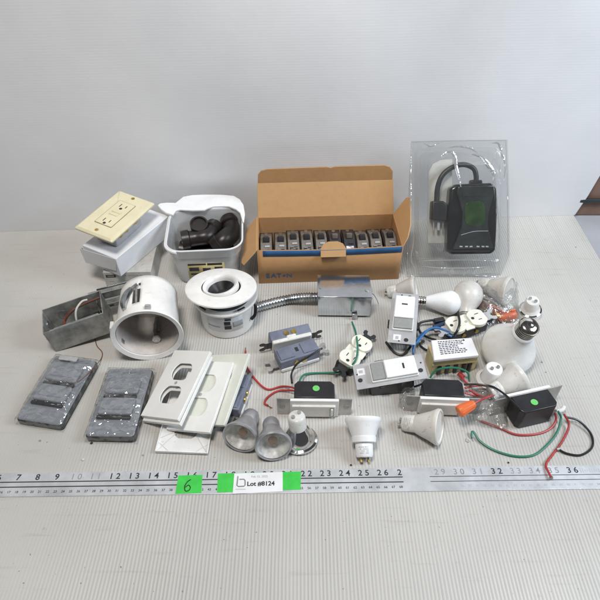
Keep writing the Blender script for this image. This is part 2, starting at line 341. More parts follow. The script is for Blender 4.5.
def wire(name, pts, m, parent=None, r=.16, n=8, label=None, tip=False):
    P = [G(a, b, c) for a, b, c in pts]
    o = MB().tube(P, r, n).build(name, m, parent, world=True, label=label)
    if tip:
        d = (P[-1]-P[-2]).normalized()
        b = MB()
        for k in range(4):
            a0 = P[-1]+Vector((WR.uniform(-.05, .05), WR.uniform(-.05, .05), 0))
            b.tube([a0-d*.2, a0+d*.35, a0+d*(.55+.25*WR.random())+Vector((WR.uniform(-.12, .12), WR.uniform(-.12, .12), -.02))], .035, 5)
        if parent is not None: b.bm.transform(INV[parent.name])
        b.build('bare_end', M_copper, o)
    return o

# ================================================================== SETTING
M_table = ribbed('ribbed_table_sheet', (.545, .53, .50), 0, contrast=.25, fade=True, bump=.4)
M_wall = ribbed('ribbed_wall_sheet', (.74, .745, .765), 2, period=.0046, contrast=.018, bump=.035, rough=.5, dirt=.08)
struct(MB().box((-36.4, 50, -.2), (187, 104, .4)).build('table_surface', M_table, bevel=.08))
HW = math.degrees(math.atan2(99.89-94.17, 57.06+60.56))
wl = MB(); e = Vector((57.06+60.56, 99.89-94.17)).normalized()
def wp(x): return (x-(-60.56))/e.x
e3 = e.to_3d()
def wallpx(px, py):
    A = Vector((-60.56, 94.17, 0)); nrm = Vector((e.y, -e.x, 0)); d = ray(px, py); q = CP+d*((A-CP).dot(nrm)/d.dot(nrm)); return ((q-A).dot(e3), q.z)
pts = [(wp(-130), .0), (wp(57.3), .0), wallpx(587, 195), wallpx(600, 173), wallpx(640, 105), (wp(95), 70), (wp(-130), 70)]
wl.prism(pts, -.4, 0, Matrix.Translation((-60.56, 94.17, 0.02)) @ Matrix.Rotation(R(HW), 4, 'Z') @ Matrix.Rotation(pi/2, 4, 'X') @ Matrix.Scale(-1, 4, (0, 0, 1)) )
wo = wl.build('wall', M_wall)
struct(wo)
struct(MB().box((90, 60, -1.4), (140, 100, 1.2)).build('bench', M_bench, bevel=.1))
t = thing('cabinet', 'dark brown wooden cabinet behind the right end of the white sheets', 'cabinet', (115.5, 115.4, -.8))
MB().box((0, 0, 20), (120, 30, 40)).build('carcass', M_wood, t, bevel=.3)
MB().box((0, -15.6, 4.2), (120, .6, .8)).build('rail', M_darkmetal, t, bevel=.1)

# ================================================================== RULER
rl0, rl1 = G(0, 485.3), G(600, 477.2)
t = thing('metal_ruler', 'long aluminium ruler lying across the front of the table', 'ruler', ((rl0+rl1)/2), (0, 0, math.degrees(math.atan2(rl1.y-rl0.y, rl1.x-rl0.x))))
RW = 3.45
MB().box((0, 0, .08), (112, RW, .16)).build('blade', M_alu, t, bevel=.03)
# inches: 7 at px 18.4, 36 at px 572
x7 = L2(t, 18.4, 478, .16)[0]; x36 = L2(t, 572.5, 470.5, .16)[0]; inch = (x36-x7)/29
b = MB(); bf = MB(); bs = MB(); bsf = MB()
for k in range(3, 41):
    x = x7+(k-7)*inch
    if k == 28 or k > 36: continue
    s_ = str(k) if k != 27 else '2'
    tgt = bf if k in (10, 11, 29, 30, 31, 33, 34, 35) else b
    tgt.text(' '.join(s_), 1.18, Tr(x-(.3 if k == 27 else 0), .98, .165), .003, bold=.022 if tgt is b else .014)
cmx = inch/2.54
c0 = x7-7*inch
for c in range(14, 98):
    x = c0+c*cmx
    if 68 < c < 76: continue
    (bs if c < 69 else bsf).text(str(c), .46, Tr(x+.2, -1.1, .165), .003, bold=.008)
b.build('inch_numbers', M_ink, t); bf.build('faint_inch_numbers', M_inkg, t, label='faint inch numbers')  # some numbers printed paler than the rest
bs.build('centimetre_numbers', M_ink, t); bsf.build('faint_centimetre_numbers', M_faint, t, label='very faint centimetre numbers')
b = MB(); bw = MB()
xa = L2(t, 403, 480)[0]; xb = L2(t, 430, 480)[0]
for y in (.33, -.38):
    b.box(((xa-56)/2, y, .167), (xa+56, .15, .006)); b.box(((xb+56)/2, y, .167), (56-xb, .09, .006))
b.build('printed_lines', M_ink, t)
b = MB()
for c in range(20*8, 0, -1):
    pass
for k in range(-40, 41):
    for q in range(4):
        x = x7+k*inch+q*inch/4
        if abs(x) > 55 or xa < x < xb: continue
        b.box((x, RW/2-.12-(.1 if q == 0 else .04), .166), (.03, .24 if q == 0 else .12, .004))
b.build('tick_marks', M_faint, t)
b = MB(); rnd = random.Random(2)
for k in range(13):
    x, y = L2(t, 580.5+k*2.3, 470.3, .166); b.box((x, y, .167), (.13, rnd.uniform(.3, .7), .004))
b.build('maker_print', M_faint, t)
# tapes and lot label (children of nothing: stuck on the ruler, separate things)
ang = t.rotation_euler.z
def ongr(px, py): return G(px, py, .17)
g = thing('tape_piece', 'green tape piece with a handwritten 6 stuck on the ruler', 'tape', ongr(189, 484.5), (0, 0, math.degrees(ang)+1))
MB().prism(Lp(g, [(178.5, 475.5), (190, 475.2), (202.5, 474.8), (201.3, 493), (175.3, 493.8)], .02), .0, .03).build('strip', M_green, g)
b = MB()
def stroke(bm_, pts_, r, z): bm_.tube([(x, y, z) for x, y in pts_], r, 6)
sx, sy = L2(g, 187.5, 485.5, .03)
stroke(b, [(sx+.35, sy+.85), (sx-.05, sy+.55), (sx-.35, sy-.1), (sx-.2, sy-.75), (sx+.25, sy-.7), (sx+.4, sy-.25), (sx+.1, sy+.05), (sx-.25, sy-.25)], .07, .03)
b.build('handwritten_digit', M_ink, g)
g = thing('tape_strip', 'long green tape strip under the white lot label on the ruler', 'tape', ongr(260, 483.5), (0, 0, math.degrees(ang)+.3))
MB().prism(Lp(g, [(218, 473.5), (301, 471.5), (300.5, 489.5), (217, 492.5)], .02), .0, .03).build('strip', M_green, g)
g2 = thing('lot_label', 'white paper label printed Lot #8124 on the green tape', 'label', ongr(258.5, 483.2), (0, 0, math.degrees(ang)+.6))
MB().prism(Lp(g2, [(234.3, 473.5), (282.7, 472), (282.7, 491.5), (232.7, 493.8)], .04), .04, .06).build('paper', M_label, g2)
Tt = lambda px, py: Tr(*L2(g2, px, py, .062), .064)
MB().text('Lot #8124', .86, Tt(260.8, 483.8), .003, bold=.03).build('lot_number', M_ink, g2)
MB().text('Feb 15, 2025', .42, Tt(259.5, 476.6), .003).build('date_print', M_inkg, g2)
b = MB(); q = [L2(g2, x, y, .062) for x, y in [(238, 476.3), (237, 485.5), (238.5, 486.5), (244, 486.2), (245.2, 485), (245.2, 480.5), (244, 479.2), (239.5, 479.3)]]
b.tube([(x, y, .066) for x, y in q], .085, 6, smooth=False); b.build('letter_logo', M_inkg, g2)
b = MB()
for k in range(9): x, y = L2(g2, 236+k*1.15, 489.3, .062); b.box((x, y, .064), (.1, .13, .004))
b.build('small_print', M_faint, g2)

# ================================================================== CARDBOARD BOX WITH BREAKERS
t = thing('cardboard_box', 'open brown cardboard box with blue stripe full of breakers', 'box', (-7.45, 78.25, 0), (0, 0, 2.8))
BW, BD, BH = 25.5, 9.9, 7.6
b = MB(); th = .25
b.box((BW/2, BD/2, th/2), (BW, BD, th)); b.box((th/2, BD/2, BH/2), (th, BD, BH)); b.box((BW-th/2, BD/2, BH/2), (th, BD, BH))
b.box((BW/2, BD-th/2, BH/2), (BW-2*th-.02, th, BH-.02)); b.build('tray', M_card, t, bevel=.06)
b = MB(); n = 26
vs = []
for k, (z) in enumerate((0.02, BH)):
    for i in range(n+1):
        x = BW*i/n; bow = -.35*sin(pi*i/n)*(k)
        vs.append((x, bow-.0, z))
b.add(vs, [(i, i+1, n+1+i+1, n+1+i) for i in range(n)]); b.build('front_panel', M_card, t, solid=.25)
b = MB(); vs = []
for z in (BH-1.25, BH+.03):
    for i in range(n+1):
        x = 1.0+(BW-1.15)*i/n; vs.append((x, -.16-.35*sin(pi*x/BW)*(z/BH), z))
b.add(vs, [(i, i+1, n+1+i+1, n+1+i) for i in range(n)]); b.build('blue_stripe', M_blue, t, solid=.03)
# tongue tab folded over the front edge
tz = Tr(13.2, -.42, BH-.1)
MB().prism([(-2.2, -1.2), (2.2, -1.2), (2.2, .3), (1.7, 1.1), (.8, 1.5), (-.8, 1.5), (-1.7, 1.1), (-2.2, .3)], -.12, .1, tz @ Tr(rx=60)).build('tongue_tab', M_card_lit, t, bevel=.04)
# back flap + tuck flap
f1 = Tr(0, BD, BH-.1) @ Tr(rx=66)
b = MB(); b.prism([(.1, 0), (BW-.1, 0), (BW-.35, 6.3), (.3, 6.3)], -.12, .12, f1); b.build('lid_flap', M_card_lit, t, bevel=.05)
f2 = f1 @ Tr(0, 6.3, 0) @ Tr(rx=22)
MB().prism([(.4, 0.03), (11.5, 0.03), (12, -.35), (12.8, -.5), (13.4, -.1), (14, .03), (BW-.5, 0.03), (BW-.6, 1.7), (BW-1.2, 2.6), (BW-2.2, 3.0), (14.2, 2.95), (13.6, 2.75), (12.8, 2.95), (2.2, 2.8), (1.1, 2.5), (.5, 1.7)], -.12, .12, f2).build('tuck_flap', M_card, t, bevel=.05)
# side flaps
MB().prism([(0, 0), (BD, 0), (BD-.8, 3.0), (.6, 4.2), (-.6, 3.6)], -.1, .1, Tr(-.05, 0, BH-.05) @ Tr(rz=90) @ Tr(rx=-48)).build('side_flap', M_card_lit, t, bevel=.05)
MB().prism([(0, 0), (BD, 0), (BD-.2, 4.0), (BD-1.5, 5.0), (2.5, 3.0), (.6, 1.6)], -.1, .1, Tr(BW+.02, 0, BH-.05) @ Tr(rz=90) @ Tr(rx=118)).build('side_flap', M_card_lit, t, bevel=.05)
xn = (INV[t.name] @ G(279, 278, 1.2)).x
b = MB(); 
for ch_, dx_ in (('E', -2.0), ('A', -.95), ('T', .02), ('N', 1.85)): b.text(ch_, 1.35, Tr(xn+dx_, -.20, 1.75, rx=90), .02, bold=.02)

b.cyl((xn+.93, -.16, 1.75), (xn+.93, -.22, 1.75), .24, n=16); b.build('printed_name', M_navy, t)
# breakers
def breaker(label, dark, loc, rz):
    t2 = thing('circuit_breaker', label, 'circuit breaker', loc, (0, 0, rz), 'circuit breakers standing in the cardboard box')
    mb = M_breakerd if dark else M_breaker
    b = MB(); b.prism([(0, 0), (7.4, 0), (7.4, 4.6), (6.9, 5.2), (5.9, 5.5), (4.9, 6.0), (2.9, 6.0), (2.0, 5.5), (.4, 5.5), (0, 5.2)], -1.02, 1.02, Matrix(((0, 0, 1, 0), (1, 0, 0, 0), (0, 1, 0, 0), (0, 0, 0, 1)))); b.build('case', mb, t2, bevel=.08)
    MB().box((0, 3.7, 2.6), (2.42, 7.2, 5.0)).build('dark_gap_block', M_black, t2, bevel=.05)  # black block painting the dark gaps between the breakers
    b = MB(); b.box((0, 3.9, 6.25), (1.0, .75, .9), M=Matrix.Rotation(R(-25), 4, 'X')); b.build('toggle', M_ink if not dark else M_breaker, t2, bevel=.1)
    b = MB(); b.box((0, 3.9, 6.02), (1.25, 1.5, .06)); b.build('toggle_slot', M_black, t2)
    b = MB(); b.box((0, 1.15, 5.52), (1.35, 1.1, .04)); b.build('rating_label', M_label if dark else M_breakerd, t2)
    b = MB()
    for q in range(4): b.box((random.uniform(-.5, .5), .75+q*.28, 5.55), (random.uniform(.3, .9), .1, .02))
    b.box((.2, 2.35, 5.78), (.9, .35, .05), M=Matrix.Rotation(R(20), 4, 'X'))
    b.build('rating_print', M_faint if not dark else M_ink, t2)
    b = MB(); b.cyl((0, 6.5, 4.9), (0, 6.5, 5.45), .33, n=12); b.build('terminal_screw', M_galv, t2)
    return t2
BT = MTX[t.name]
names = ['leftmost', 'second from the left', 'third from the left', 'fourth from the left', 'fifth from the left, beside the tab', 'left one of the two black ones', 'right one of the two black ones', 'third from the right', 'second from the right', 'rightmost']
protos = {}
for i in range(10):
    dark = i in (5, 6)
    p = BT @ Vector((1.55+i*2.49, .9+random.uniform(-.25, .25), .3+random.uniform(-.15, .2)))
    lab = ('black circuit breaker in the box, ' if dark else 'grey-tan circuit breaker in the box, ')+names[i]
    rz = 2.8+random.uniform(-.6, .6)
    if dark not in protos: protos[dark] = breaker(lab, dark, p, rz)
    else:
        src = protos[dark]; c = src.copy(); COL.objects.link(c); c.location = Vector(p)*S; c.rotation_euler = (R(random.uniform(-1.5, 1.5)), R(random.uniform(-1.2, 1.2)), R(rz)); c['label'] = lab
        for ch in list(src.children):
            d = ch.copy(); COL.objects.link(d); d.parent = c

# ================================================================== CARTONS AND IVORY OUTLET
lo = thing('flat_carton', 'dusty white carton with small black print under the other carton', 'box', G(103, 272.5, 4.0).to_2d().to_3d()+Vector((0, 0, 0)), (0, 0, 2))
MB().box((4.1, 5.6, 1.98), (8.4, 11.2, 3.96)).build('carton', M_paper2, lo, bevel=.08)
b = MB()
b.box((1.15, -.005, 3.1), (1.7, .02, .6))
b.build('black_print', M_ink, lo)
b = MB(); b.box((1.15, -.02, 3.1), (1.2, .02, .2))
for k in range(6): b.box((3.0+k*.7, -.005, 3.2-.05*(k % 2)), (.45, .02, .14))
for k in range(5): b.box((1.1+k*1.3, -.005, 1.9), (.8, .02, .12))
b.build('grey_print', M_inkg, lo)
wb = thing('white_carton', 'plain white carton lying slantwise under the ivory outlet', 'box', (-31.1, 75.5, 3.98), (0, 0, 61))
# local x = long axis, y = width
b = MB(); b.box((7.1, 3.85, 2.0), (14.2, 7.7, 4.0)); b.build('carton', M_paper, wb, bevel=.1)
b = MB(); b.prism([(0, 0), (7.5, 0), (7.1, 3.1), (.5, 2.8)], -.03, .03, Tr(-.03, .1, 3.95) @ Matrix(((0, 0, 1, 0), (1, 0, 0, 0), (0, -1, 0, 0), (0, 0, 0, 1))) @ Tr(rx=0, ry=6)); b.build('end_flap', M_paper, wb, bevel=.02)
b = MB(); b.tube([(-.32, 7.65, 3.6), (-.35, 5.5, 2.6), (-.3, 3.5, 2.35)], .06, 5); b.build('flap_gap', M_ink, wb)
gf = thing('ivory_outlet', 'ivory outlet with test buttons and cover plate resting on the white carton', 'outlet', (-31.9, 82.6, 11.9), (0, 5, -24.2), scale=1.05)
b = MB(); b.prism(rrect(0, 0, 7.3, 11.7, .35), -.25, .0); b.loft([[(x, y, 0) for x, y in rrect(0, 0, 7.3, 11.7, .35)], [(x, y, .3) for x, y in rrect(0, 0, 6.6, 11.0, .3)]]); b.build('cover_plate', M_ivory, gf, bevel=.05)
b = MB(); b.prism(rrect(0, 0, 3.3, 6.7, .15), .28, .34); b.build('face_gap', mat('ivory_groove', (.25, .22, .13), .6), gf)
MB().prism(rrect(0, 0, 3.1, 6.5, .15), .3, .42).build('receptacle_face', M_ivory, gf, bevel=.04)
b = MB()
for s_ in (1, -1):
    b.box((-.55, s_*2.15, .425), (.14, .8, .02)); b.box((.55, s_*2.15, .425), (.14, .62, .02)); b.cyl((0, s_*2.15-.75, .41), (0, s_*2.15-.75, .44), .26, n=14)
b.build('slots', M_ink, gf)
MB().box((0, .38, .47), (1.6, .5, .12)).box((0, -.38, .47), (1.6, .5, .12)).build('test_button', M_ivory, gf, bevel=.04)
b = MB()
for s_ in (1, -1): b.cyl((0, s_*4.8, .25), (0, s_*4.8, .38), .3, n=14)
b.build('plate_screw', M_brass, gf)
MB().box((0.2, 0, -1.9), (4.0, 6.8, 3.2)).build('body', M_strap2, gf, bevel=.2)
b = MB()
for y in (-2.5, -1.0, 1.6): b.cyl((2.2, y, -1.4), (2.7, y, -1.4), .42, n=12)
b.build('terminal_screw', M_brass, gf)
MB().box((0, 0, -.35), (2.2, 11, .12)).build('strap', M_strap, gf)
MB().box((1.6, 5.3, -1.2), (1.6, 1.6, .9)).build('rusty_clip', mat('rusty_metal', (.22, .12, .08), .6, .4, var=.3), gf, bevel=.1)

# ================================================================== TUB WITH BLACK FITTINGS
tb = thing('plastic_tub', 'translucent square tub with torn lid holding black fittings', 'tub', (-16.9, 83.4, 0), (0, 0, 4))
def rr3(w_, d_, r, z): return [(x, y, z) for x, y in rrect(0, 0, w_, d_, r, 6)]
TW, TD, TH = 13.2, 12.4, 8.4
ro = [rr3(10.6, 9.6, 2.2, 0), rr3(11.2, 10.2, 2.4, .3), rr3(12.1, 11.2, 2.6, TH-2.0), rr3(12.6, 11.7, 2.6, TH-1.9), rr3(TW, TD, 2.8, TH-.1), rr3(TW+.1, TD+.1, 2.8, TH),
      rr3(TW-.25, TD-.25, 2.7, TH), rr3(TW-.45, TD-.45, 2.6, TH-.3), rr3(12.0, 11.1, 2.5, TH-2.0), rr3(11.0, 10, 2.3, .5)]
MB().loft(ro).build('tub_wall', F_tub, tb, angle=50)
b = MB(); b.tube([(x, y, TH) for x, y in rrect(0, 0, TW, TD, 2.8, 6)]+[(TW/2, TD/2-2.8, TH)], .17, 8, smooth=False); b.build('rim', mat('milky_rim', (.74, .76, .78), .3, var=.03), tb)
lid = Lp(tb, [(157.5, 205.5), (160, 203.5), (167, 202.8), (175.5, 203), (183, 197), (192, 195.2), (206, 194.7), (222, 194.9), (234, 196), (240, 199.5), (243.5, 205), (245, 214), (244, 222), (242.5, 222), (240, 213), (236, 209.5), (229, 206.5), (222, 206.2), (214, 206.3), (208, 208), (204, 210), (192, 210.3), (180, 209.5), (176, 210.5), (173, 215), (166, 213), (161, 209.5)], TH+.5)
MB().prism(lid, TH+.15, TH+.6).build('torn_lid', M_white2, tb, bevel=.15, segs=3)
b = MB(); b.tube([(x*1.02, y*1.02, TH-.2) for x, y in rrect(0, 0, TW, TD, 2.8, 6)[2:20]], .3, 8, smooth=False); b.build('lid_skirt', M_white2, tb)
b = MB()
x, y = L2(tb, 195, 274, 3.8)
def tubface(u0, u1, z0, z1, off=.05):
    q = []
    for z, in ((z0,), (z1,)):
        yy = -(10.2+(11.2-10.2)*(z-.3)/(TH-2.3))/2-off
        q += [(u0, yy, z), (u1, yy, z)]
    return q
b = MB(); b.add(tubface(-3.3, 3.2, 1.2, 5.1), [(0, 1, 3, 2)]); b.build('label_panel', M_ylabel, tb, solid=.03)
b = MB()
for u, v, ww, hh in ((-1.6, 4.85, 3.2, .4), (1.5, 4.8, 2.6, .5), (-2.2, 3.7, 1.7, .9), (.0, 3.5, 1.4, .8), (2.1, 3.6, 1.4, 1.0), (-1.3, 2.5, 3.2, .4), (1.6, 2.3, 2.2, .5)):
    b.add(tubface(u-ww/2, u+ww/2, v-hh/2, v+hh/2, .075), [(0, 1, 3, 2)])
b.build('label_print', M_ink, tb, solid=.02)
def elbow(name, label, pts, r, hub=True):
    tt = thing(name, label, 'pipe fitting', G(pts[0][0], pts[0][1], pts[0][2]), (0, 0, 0), 'black pipe fittings in the tub')
    P = [INV[tt.name] @ G(*p) for p in pts]
    MB().tube(P, r, 20).build('elbow', M_fitting, tt)
    b = MB()
    for a, c in ((P[0], P[1]), (P[-1], P[-2])):
        d = (a-c).normalized(); T = Matrix.Translation(a-d*.9) @ d.to_track_quat('Z', 'Y').to_matrix().to_4x4()
        b.lathe([(r*1.02, -.2), (r*1.18, 0), (r*1.18, 1.3), (r*.98, 1.3), (r*.9, .2), (.01, .15)], 28, T)
    b.build('hub', M_fitting, tt)
    return tt
elbow('pipe_elbow', 'black elbow fitting lying across the tub with open end left', [(184, 240, 5.2), (196, 238, 5.2), (207, 236, 5.4), (214, 228, 5.2)], 1.5)
elbow('pipe_elbow', 'black elbow fitting at the back of the tub, open end up', [(199, 224.5, 7.0), (200, 231, 5.0), (203, 240, 2.8), (210, 246, 2.2)], 1.4)
elbow('pipe_elbow', 'largest black fitting on the right inside the tub', [(217, 246, 4.2), (224, 240, 5.2), (232, 232, 5.2), (231, 222, 5.6)], 1.75)
elbow('pipe_elbow', 'black fitting at the bottom of the tub under the others', [(182, 250, 2.2), (200, 252, 1.8), (218, 252, 1.8), (232, 248, 2.2)], 1.5)

# ================================================================== CLAMSHELL WITH TIMER
cl = thing('plastic_clamshell', 'large clear plastic clamshell leaning on the wall around a black timer', 'packaging', (28.3, 80.4, .1), (55.7, 0, 0))
def C2(x, y, w_=0): return L2(cl, x, y, w_)
back = Lp(cl, [(411, 141), (507.5, 139.5), (509, 180), (510, 255), (500, 277), (406, 276.5), (406.5, 240), (409, 180)])
MB().prism(back, -.05, 0).build('back_sheet', F_clam, cl)
def tray(pix0, pix1, w0, w1, name):
    a = [(x, y, w0) for x, y in Lp(cl, pix0, w0)]; c = [(x, y, w1) for x, y in Lp(cl, pix1, w1)]
    return MB().loft([a, c], cap0=False).build(name, F_clam, cl, angle=20, fixn=False)
def rpx(x0, y0, x1, y1, r):
    return [(a, c) for a, c in rrect((x0+x1)/2, (y0+y1)/2, x1-x0, y1-y0, r, 5)]
tray(rpx(414, 147, 501, 258, 8), rpx(419, 152, 497, 254, 7), .02, 2.2, 'front_shell')
tray(rpx(427, 158, 500, 248, 9), rpx(434, 165, 496, 252, 9), 2.25, 4.6, 'inner_dome')
tray(rpx(416, 259, 500, 275, 3), rpx(420, 261, 496, 273, 2.5), .02, 2.0, 'foot_ledge')
b = MB()
for side in ((407.5, 145, 410, 275), (505, 141, 508, 255)):
    pass
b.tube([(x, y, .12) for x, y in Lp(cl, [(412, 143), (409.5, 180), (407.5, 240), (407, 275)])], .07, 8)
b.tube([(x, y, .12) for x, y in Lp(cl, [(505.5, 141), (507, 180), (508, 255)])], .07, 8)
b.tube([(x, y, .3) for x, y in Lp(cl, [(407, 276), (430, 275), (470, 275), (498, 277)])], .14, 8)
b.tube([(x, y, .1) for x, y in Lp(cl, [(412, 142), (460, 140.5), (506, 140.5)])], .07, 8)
b.build('pressed_edge', M_edge_glint, cl)
def highlight_tube(pix, w_, r):  # shell highlights put in as milky white tubes
    MB().tube([(x, y, w_) for x, y in Lp(cl, pix, w_)], r, 8, rf=lambda i, m_: r*(.25+.75*sin(pi*i/(m_-1)))).build('highlight_streak', M_edge_glint, cl)
highlight_tube([(441, 156), (450, 151), (455, 157), (456, 166), (459, 178), (461, 187)], 4.6, .3)
highlight_tube([(472, 154), (482, 157), (489, 166), (494, 174), (493, 186)], 4.6, .42)
highlight_tube([(424, 143), (430, 146), (436, 144), (441, 142)], 2.2, .2)
highlight_tube([(492, 143), (498, 143), (501, 150), (502, 160)], 2.2, .25)
highlight_tube([(412, 158), (410.5, 175), (411, 195), (409.5, 210)], 2.0, .14)
highlight_tube([(422, 266), (440, 268), (470, 268), (494, 266)], 2.05, .13)
highlight_tube([(418, 262), (430, 260.5), (470, 260), (498, 261)], 1.6, .1)
highlight_tube([(446, 148), (458, 146), (470, 148), (478, 153)], 2.3, .22)
highlight_tube([(500, 150), (504, 158), (505, 170), (504, 180)], 1.2, .2)
highlight_tube([(414, 232), (413, 245), (411, 258), (414, 268)], 1.2, .12)
highlight_tube([(496, 186), (497, 200), (499, 225), (499, 250)], 4.4, .1)
MB().prism(Lp(cl, [(433, 164), (441, 160), (452, 159), (452, 243), (428, 243), (429, 172)], .1), .06, .12).build('card_insert', mat('white_card', (.68, .67, .62), .6, var=.05), cl)
tm = thing('outdoor_timer', 'black outdoor plug-in timer with short cord inside the clamshell', 'timer', (28.3, 80.4, .1), (55.7, 0, 0))
def rp2(pp, w_): return Lp(tm, pp, w_)
body = [(449, 188), (455, 184.5), (490, 183), (495, 188), (496, 215), (494, 250), (490, 253.5), (451, 254), (446, 250), (446.5, 220)]
MB().prism(rp2(body, 2.0), .3, 3.0).build('housing', M_blackgloss, tm, bevel=.45, segs=3)
cov = [(458, 186.5), (494, 185.5), (494, 193), (491, 203), (488, 214), (487.5, 226), (491, 240), (493, 248), (452.5, 249), (457, 238), (461.5, 226), (462, 212), (459, 200), (456.5, 192)]
MB().prism(rp2(cov, 3.2), 2.95, 3.5).build('smoky_cover', M_greycover, tm, bevel=.15, segs=3)
scr = [(a_, b_) for a_, b_ in rrect(475, 213.5, 20, 25, 7, 5)]
MB().prism(rp2(scr, 3.55), 3.48, 3.56).build('green_window', M_screen, tm, bevel=.03)
MB().prism(rp2([(462, 193.5), (487, 193), (487, 196), (462, 196.5)], 3.5), 3.45, 3.58).build('handle_slot', M_black, tm)
b = MB()
for k, (px_) in enumerate((461, 466.5, 471, 478, 483, 487)):
    x, y = L2(tm, px_, 246.5, 3.5); b.box((x, y, 3.52), (.5, .22, .06), rz=random.uniform(-8, 8))
b.build('button_marks', M_faint, tm)
b = MB(); b.tube([(x, y, 3.56) for x, y in rp2([(461, 235), (474, 231.5), (488, 231)], 3.56)], .06, 6); b.build('cover_edge', M_strap2, tm)
q = [(476, 184), (476, 175), (473, 168), (463, 164.5), (451, 168), (442, 176), (437.5, 188), (436.5, 203)]
b = MB(); b.tube([(x, y, 1.6) for x, y in rp2(q, 1.6)], .46, 12); b.build('cord', M_black, tm)
b = MB(); b.prism(rp2([(431, 201), (442, 201), (446, 204), (446, 221), (430, 220)], 1.5), .6, 2.6); b.build('plug', M_black, tm, bevel=.25)
b = MB()
for px_ in (433.5, 438.5, 443): 
    x, y = L2(tm, px_, 221, 1.5); b.box((x, y-.8, 1.5), (.14 if px_ != 438.5 else .45, 1.7, .5 if px_ != 438.5 else .45))
b.build('prong', M_strap2, tm, bevel=.03)
b = MB(); b.prism(rp2([(470, 180), (481, 180), (482, 186), (469, 186)], 1.6), .9, 2.4); b.build('strain_relief', M_black, tm, bevel=.2)

# ================================================================== LYING RECESSED CAN
def ydir(o_, az, el=0):      # quaternion that turns +Z along a horizontal azimuth (deg from +Y towards +X)
    d = Vector((sin(R(az))*cos(R(el)), cos(R(az))*cos(R(el)), sin(R(el)))); return d.to_track_quat('Z', 'Y')
co = G(147.4, 335.5, 5.4)
cn = thing('recessed_light_can', 'large white recessed light can lying on its side, open end forward', 'light housing', co, quat=ydir(None, -9, 0), scale=.86)
TU = (INV[cn.name].to_3x3() @ Vector((0, 0, 1))); up_a = math.atan2(TU.y, TU.x)
n = 72
def angi(i): return ((i+.5)*2*pi/n-up_a+pi) % (2*pi)-pi       # 0 = top of the can; sign decided below
sgn = 1 if (INV[cn.name].to_3x3() @ Vector((1, 0, 0))).dot(Vector((cos(up_a+.5), sin(up_a+.5), 0))) > (INV[cn.name].to_3x3() @ Vector((1, 0, 0))).dot(Vector((cos(up_a-.5), sin(up_a-.5), 0))) else -1
def seen(i): return math.degrees(angi(i))*sgn                 # + towards the right of the picture
zs = [0, .5, 1.2, 1.7, 2.3, 3.0, 4.0, 5.0, 6.0, 6.8, 7.6, 8.4, 9.4, 10.3]
def skip(k, i):
    a = seen(i); z = (zs[k]+zs[k+1])/2
    if 2.9 < z < 6.9 and -19 < a < -6: return True
    if 4.0 < z < 6.0 and -26 < a < -6: return False
    if 7.5 < z < 8.5 and -12 < a < -3: return True
    if 1.1 < z < 2.4 and 6 < a < 14: return True
    return False
b = MB(); prof = [(5.55, z) for z in zs[:-1]]+[(5.45, 9.9)]
b.lathe([(5.55-.035*zs[k], zs[k]) for k in range(len(zs))], n, skip=skip); b.build('shell', M_enamel, cn, solid=.16, fixn=False)
MB().lathe([(5.19, 10.3), (5.0, 10.55), (4.6, 10.75), (.01, 10.8)], n).build('end_cap', M_enamel, cn, solid=.12)
b = MB(); b.lathe([(5.5, -.05), (6.25, -.25), (6.35, -.1), (6.3, .12), (5.66, .3), (5.66, .05)], n); b.build('flange', M_enamel, cn, angle=50)
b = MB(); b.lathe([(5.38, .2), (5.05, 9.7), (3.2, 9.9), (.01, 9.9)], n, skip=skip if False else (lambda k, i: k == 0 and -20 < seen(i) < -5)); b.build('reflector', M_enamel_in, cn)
def can_pt(a, r, z):          # a in degrees, + right in the picture, 0 top
    q_ = up_a+R(a)*sgn; return Vector((r*cos(q_), r*sin(q_), z))
b = MB(); P = [can_pt(-33, 5.85, 2.2), can_pt(-33, 6.1, 3.6), can_pt(-28, 6.15, 5.4), can_pt(-20, 6.1, 6.6)]
b.tube(P, .55, 8, rf=lambda i, m_: .35+.3*sin(pi*i/(m_-1))); b.build('spring_clip', M_galv, cn)
b = MB(); b.tube([can_pt(-26, 5.8, 6.6), can_pt(-16, 5.95, 6.9), can_pt(-9, 6.1, 7.2)], .3, 8); b.tube([can_pt(-12, 5.4, 3.0), can_pt(-12, 5.7, 6.7)], .22, 8); b.build('bracket', M_galv_old, cn)
qa = Vector((*L2(cn, 156.5, 338, 3.4), 3.4)); qb = Vector((*L2(cn, 157, 318, 8.6), 8.6))
b = MB(); b.tube([qb, (qa+qb)/2+Vector((.2, .1, 0)), qa], .42, 12); b.build('socket_post', M_galv, cn)
MB().box((qa+qb)/2, (1.3, .5, 2.2)).build('inner_bracket', M_galv_old, cn, bevel=.1)
b = MB(); b.cyl(qa, qa+Vector((0, 0, -.6)), .8, n=6); b.cyl(qa+Vector((0, 0, -.6)), qa+Vector((0, 0, -.8)), .35, n=12); b.build('wing_nut', M_ceram, cn, bevel=.06)
b = MB(); b.box(can_pt(40, 4.6, 5.5), (.8, .8, 4)); b.build('inner_strap', M_galv, cn)
b = MB()
for a in (-115, 100):
    p_ = can_pt(a, 5.3, 1.4); q_ = up_a+R(a)*sgn
    b.box(p_, (.18, .8, .9), rz=math.degrees(q_))
b.build('side_clip', M_galv_old, cn, bevel=.05)
b = MB(); p_ = can_pt(10, 5.75, 1.2); b.box(p_, (.12, 1.0, .9), rz=math.degrees(up_a+R(10)*sgn)); b.build('tab', M_galv, cn)
b = MB(); p_ = can_pt(-82, 6.2, 2.3); b.box(p_, (.7, 1.1, 1.8), rz=math.degrees(up_a+R(-82)*sgn)); b.build('connector_block', M_ceram, cn, bevel=.12)
